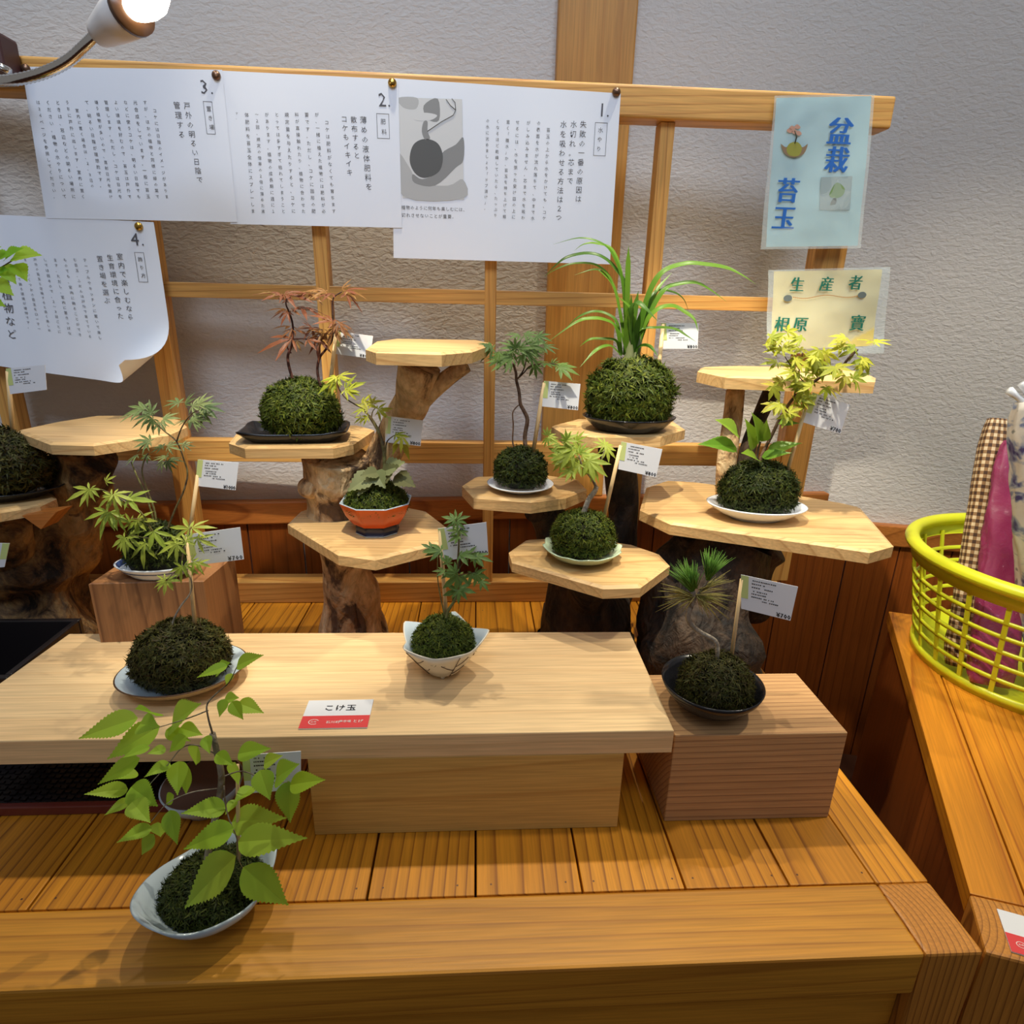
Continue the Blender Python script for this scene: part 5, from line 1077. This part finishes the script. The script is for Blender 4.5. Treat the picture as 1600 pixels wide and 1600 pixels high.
for k_ in range(NV):
    a = 2*math.pi*k_/NV; d = Vector((math.cos(a), math.sin(a), 0)); s = Vector((-d.y, d.x, 0))
    p0, p1 = BC+d*RB+Vector((0, 0, 0.012)), BC+d*(RR-0.003)+Vector((0, 0, HB-0.02)); w = 0.0032; th = 0.0016
    b.hexa([p0-s*w-d*th, p0+s*w-d*th, p0+s*w+d*th, p0-s*w+d*th, p1-s*w-d*th, p1+s*w-d*th, p1+s*w+d*th, p1-s*w+d*th])
b.build('uprights', M['lime'], bk)
for j in range(1, 6):
    z = 0.016+(HB-0.045)*j/6; r_ = RB+(RR-0.003-RB)*(z-0.012)/(HB-0.032)
    b = MB(); b.lathe(BC, [(r_-0.0016, z-0.003), (r_+0.0016, z-0.003), (r_+0.0016, z+0.003), (r_-0.0016, z+0.003), (r_-0.0016, z-0.003)], 72, 1, 1, 0, None, False, False); b.build('hoop', M['lime'], bk)
def fabric(name, fn):
    m, t, bb = nt(name); tc = N(t, 'ShaderNodeTexCoord'); fn(t, bb, tc); return m
def checks(t, bb, tc):
    mp = N(t, 'ShaderNodeMapping'); mp.inputs['Scale'].default_value = (110, 110, 110); t.links.new(tc.outputs['UV'], mp.inputs['Vector'])
    sp = N(t, 'ShaderNodeSeparateXYZ'); t.links.new(mp.outputs[0], sp.inputs[0]); outs = []
    for ax in (0, 1):
        s = N(t, 'ShaderNodeMath', operation='SINE'); m2 = N(t, 'ShaderNodeMath', operation='MULTIPLY'); m2.inputs[1].default_value = 5.2; t.links.new(sp.outputs[ax], m2.inputs[0]); t.links.new(m2.outputs[0], s.inputs[0])
        g_ = N(t, 'ShaderNodeMath', operation='GREATER_THAN'); g_.inputs[1].default_value = 0.0; t.links.new(s.outputs[0], g_.inputs[0]); outs.append(g_.outputs[0])
    a = N(t, 'ShaderNodeMath', operation='ADD'); t.links.new(outs[0], a.inputs[0]); t.links.new(outs[1], a.inputs[1])
    h = N(t, 'ShaderNodeMath', operation='MULTIPLY'); h.inputs[1].default_value = 0.5; t.links.new(a.outputs[0], h.inputs[0])
    c = ramp(t, h.outputs[0], [(0.0, s2l(222, 200, 164)), (0.5, s2l(150, 116, 80)), (1.0, s2l(74, 50, 36))]); t.links.new(c, bb.inputs['Base Color']); bb.inputs['Roughness'].default_value = 0.8
def floral(t, bb, tc):
    n = N(t, 'ShaderNodeTexNoise'); n.inputs['Scale'].default_value = 26; n.inputs['Detail'].default_value = 3; n.inputs['Distortion'].default_value = 1.2; t.links.new(tc.outputs['Object'], n.inputs['Vector'])
    c = ramp(t, n.outputs['Fac'], [(0.36, s2l(70, 66, 120)), (0.43, s2l(140, 150, 176)), (0.50, s2l(212, 206, 196)), (0.64, s2l(222, 216, 206)), (0.70, s2l(128, 132, 128))]); t.links.new(c, bb.inputs['Base Color']); bb.inputs['Roughness'].default_value = 0.5
    bb.inputs['Coat Weight'].default_value = 0.5; bb.inputs['Coat Roughness'].default_value = 0.1
def purple(t, bb, tc):
    bb.inputs['Base Color'].default_value = (*s2l(142, 36, 88), 1); bb.inputs['Roughness'].default_value = 0.5; bb.inputs['Coat Weight'].default_value = 1.0; bb.inputs['Coat Roughness'].default_value = 0.05
    n = N(t, 'ShaderNodeTexNoise'); n.inputs['Scale'].default_value = 38; n.inputs['Detail'].default_value = 4; n.inputs['Distortion'].default_value = 2.0; t.links.new(tc.outputs['Object'], n.inputs['Vector'])
    bp = N(t, 'ShaderNodeBump'); bp.inputs['Strength'].default_value = 1.0; bp.inputs['Distance'].default_value = 0.03; t.links.new(n.outputs['Fac'], bp.inputs['Height']); t.links.new(bp.outputs[0], bb.inputs['Coat Normal'])
M['checks'] = fabric('brown_check_fabric', checks); M['floral'] = fabric('blue_floral_fabric', floral); M['purple'] = fabric('purple_fabric_in_film', purple)
def packet(name, label, mat, p0, p1, wid, thk, top=0.0, seed=0, wr=1.0):
    """a soft rolled bundle leaning from p0 (bottom) to p1 (top), with pinched ends"""
    p0, p1 = Vector(p0), Vector(p1); ax = (p1-p0); L = ax.length; ax.normalize()
    sd = Vector((1, -0.25, 0)); sd = (sd-ax*sd.dot(ax)).normalized(); nn = ax.cross(sd)
    b = MB(); nu, nv = 48, 44; vs = []; uv = []
    for j in range(nv+1):
        v = j/nv; f = 1-0.35*max(0, (v-0.86)/0.14)**2-0.25*max(0, (0.08-v)/0.08)**2
        for i in range(nu):
            a = 2*math.pi*i/nu; ca, sa = math.cos(a), math.sin(a)
            se = (abs(ca)**3+abs(sa)**3)**(-1/3)
            w = 1+wr*(0.07*noise.noise(Vector((ca*1.5+seed, sa*1.5, v*7)))+0.05*noise.noise(Vector((ca*4, sa*4+seed, v*16)))+0.03*abs(noise.noise(Vector((ca*8, sa*8+seed, v*30)))))
            vs.append(p0+ax*(L*v)+sd*(ca*se*wid*f*w)+nn*(sa*se*thk*f*w)); uv.append((i/nu*(wid+thk)*4, v*L))
    b.smooth = True; b.add(vs, [(j*nu+i, j*nu+(i+1) % nu, (j+1)*nu+(i+1) % nu, (j+1)*nu+i) for j in range(nv) for i in range(nu)]+[tuple(reversed(range(nu))), tuple(range(nv*nu, (nv+1)*nu))])
    t = thing(name, label, 'fabric bundle', tuple(p0), 'fabric bundles in the lime basket')
    o = b.build('bundle', M[mat], t); ul = o.data.uv_layers.new(name='UVMap')
    per = (wid+thk)*4
    for pl in o.data.polygons:
        us = [uv[o.data.loops[l].vertex_index] for l in pl.loop_indices]; wrap = max(u[0] for u in us)-min(u[0] for u in us) > per*0.5
        for l, u in zip(pl.loop_indices, us): ul.data[l].uv = (u[0]+(per if wrap and u[0] < per*0.5 else 0), u[1])
    if top:
        b = MB()
        for k_ in range(5):
            a = (k_-2)*0.33; q = p1-ax*0.008+sd*((k_-2)*0.006); e = q+(ax*math.cos(a)+sd*math.sin(a))*top; b.tube([q, q.lerp(e, 0.6), e], [0.005, 0.004, 0.006], 7)
        b.build('twisted_top', M['white_cer'], t)
    return t
zb_ = ST+0.018
def bun(px, py): p = Zp(px, py, zb_); return (p.x, p.y, zb_)
packet('fabric_bundle', 'brown and cream checked fabric bundle leaning in the left of the basket', 'checks', bun(1494, 1040), W(1558, 655, 0.93), 0.0185, 0.016, 0, 1)
packet('fabric_bundle', 'shiny purple fabric bundle wrapped in clear film in the middle of the basket', 'purple', bun(1546, 1070), W(1594, 690, 0.89), 0.032, 0.014, 0, 2, 2.0)
packet('fabric_bundle', 'tall white and blue floral fabric bundle with white twisted top at the right edge', 'floral', bun(1652, 1072), W(1622, 622, 0.80), 0.038, 0.022, 0.035, 3, 1.4)
for o in bpy.data.objects:
    if '_org' in o: del o['_org']
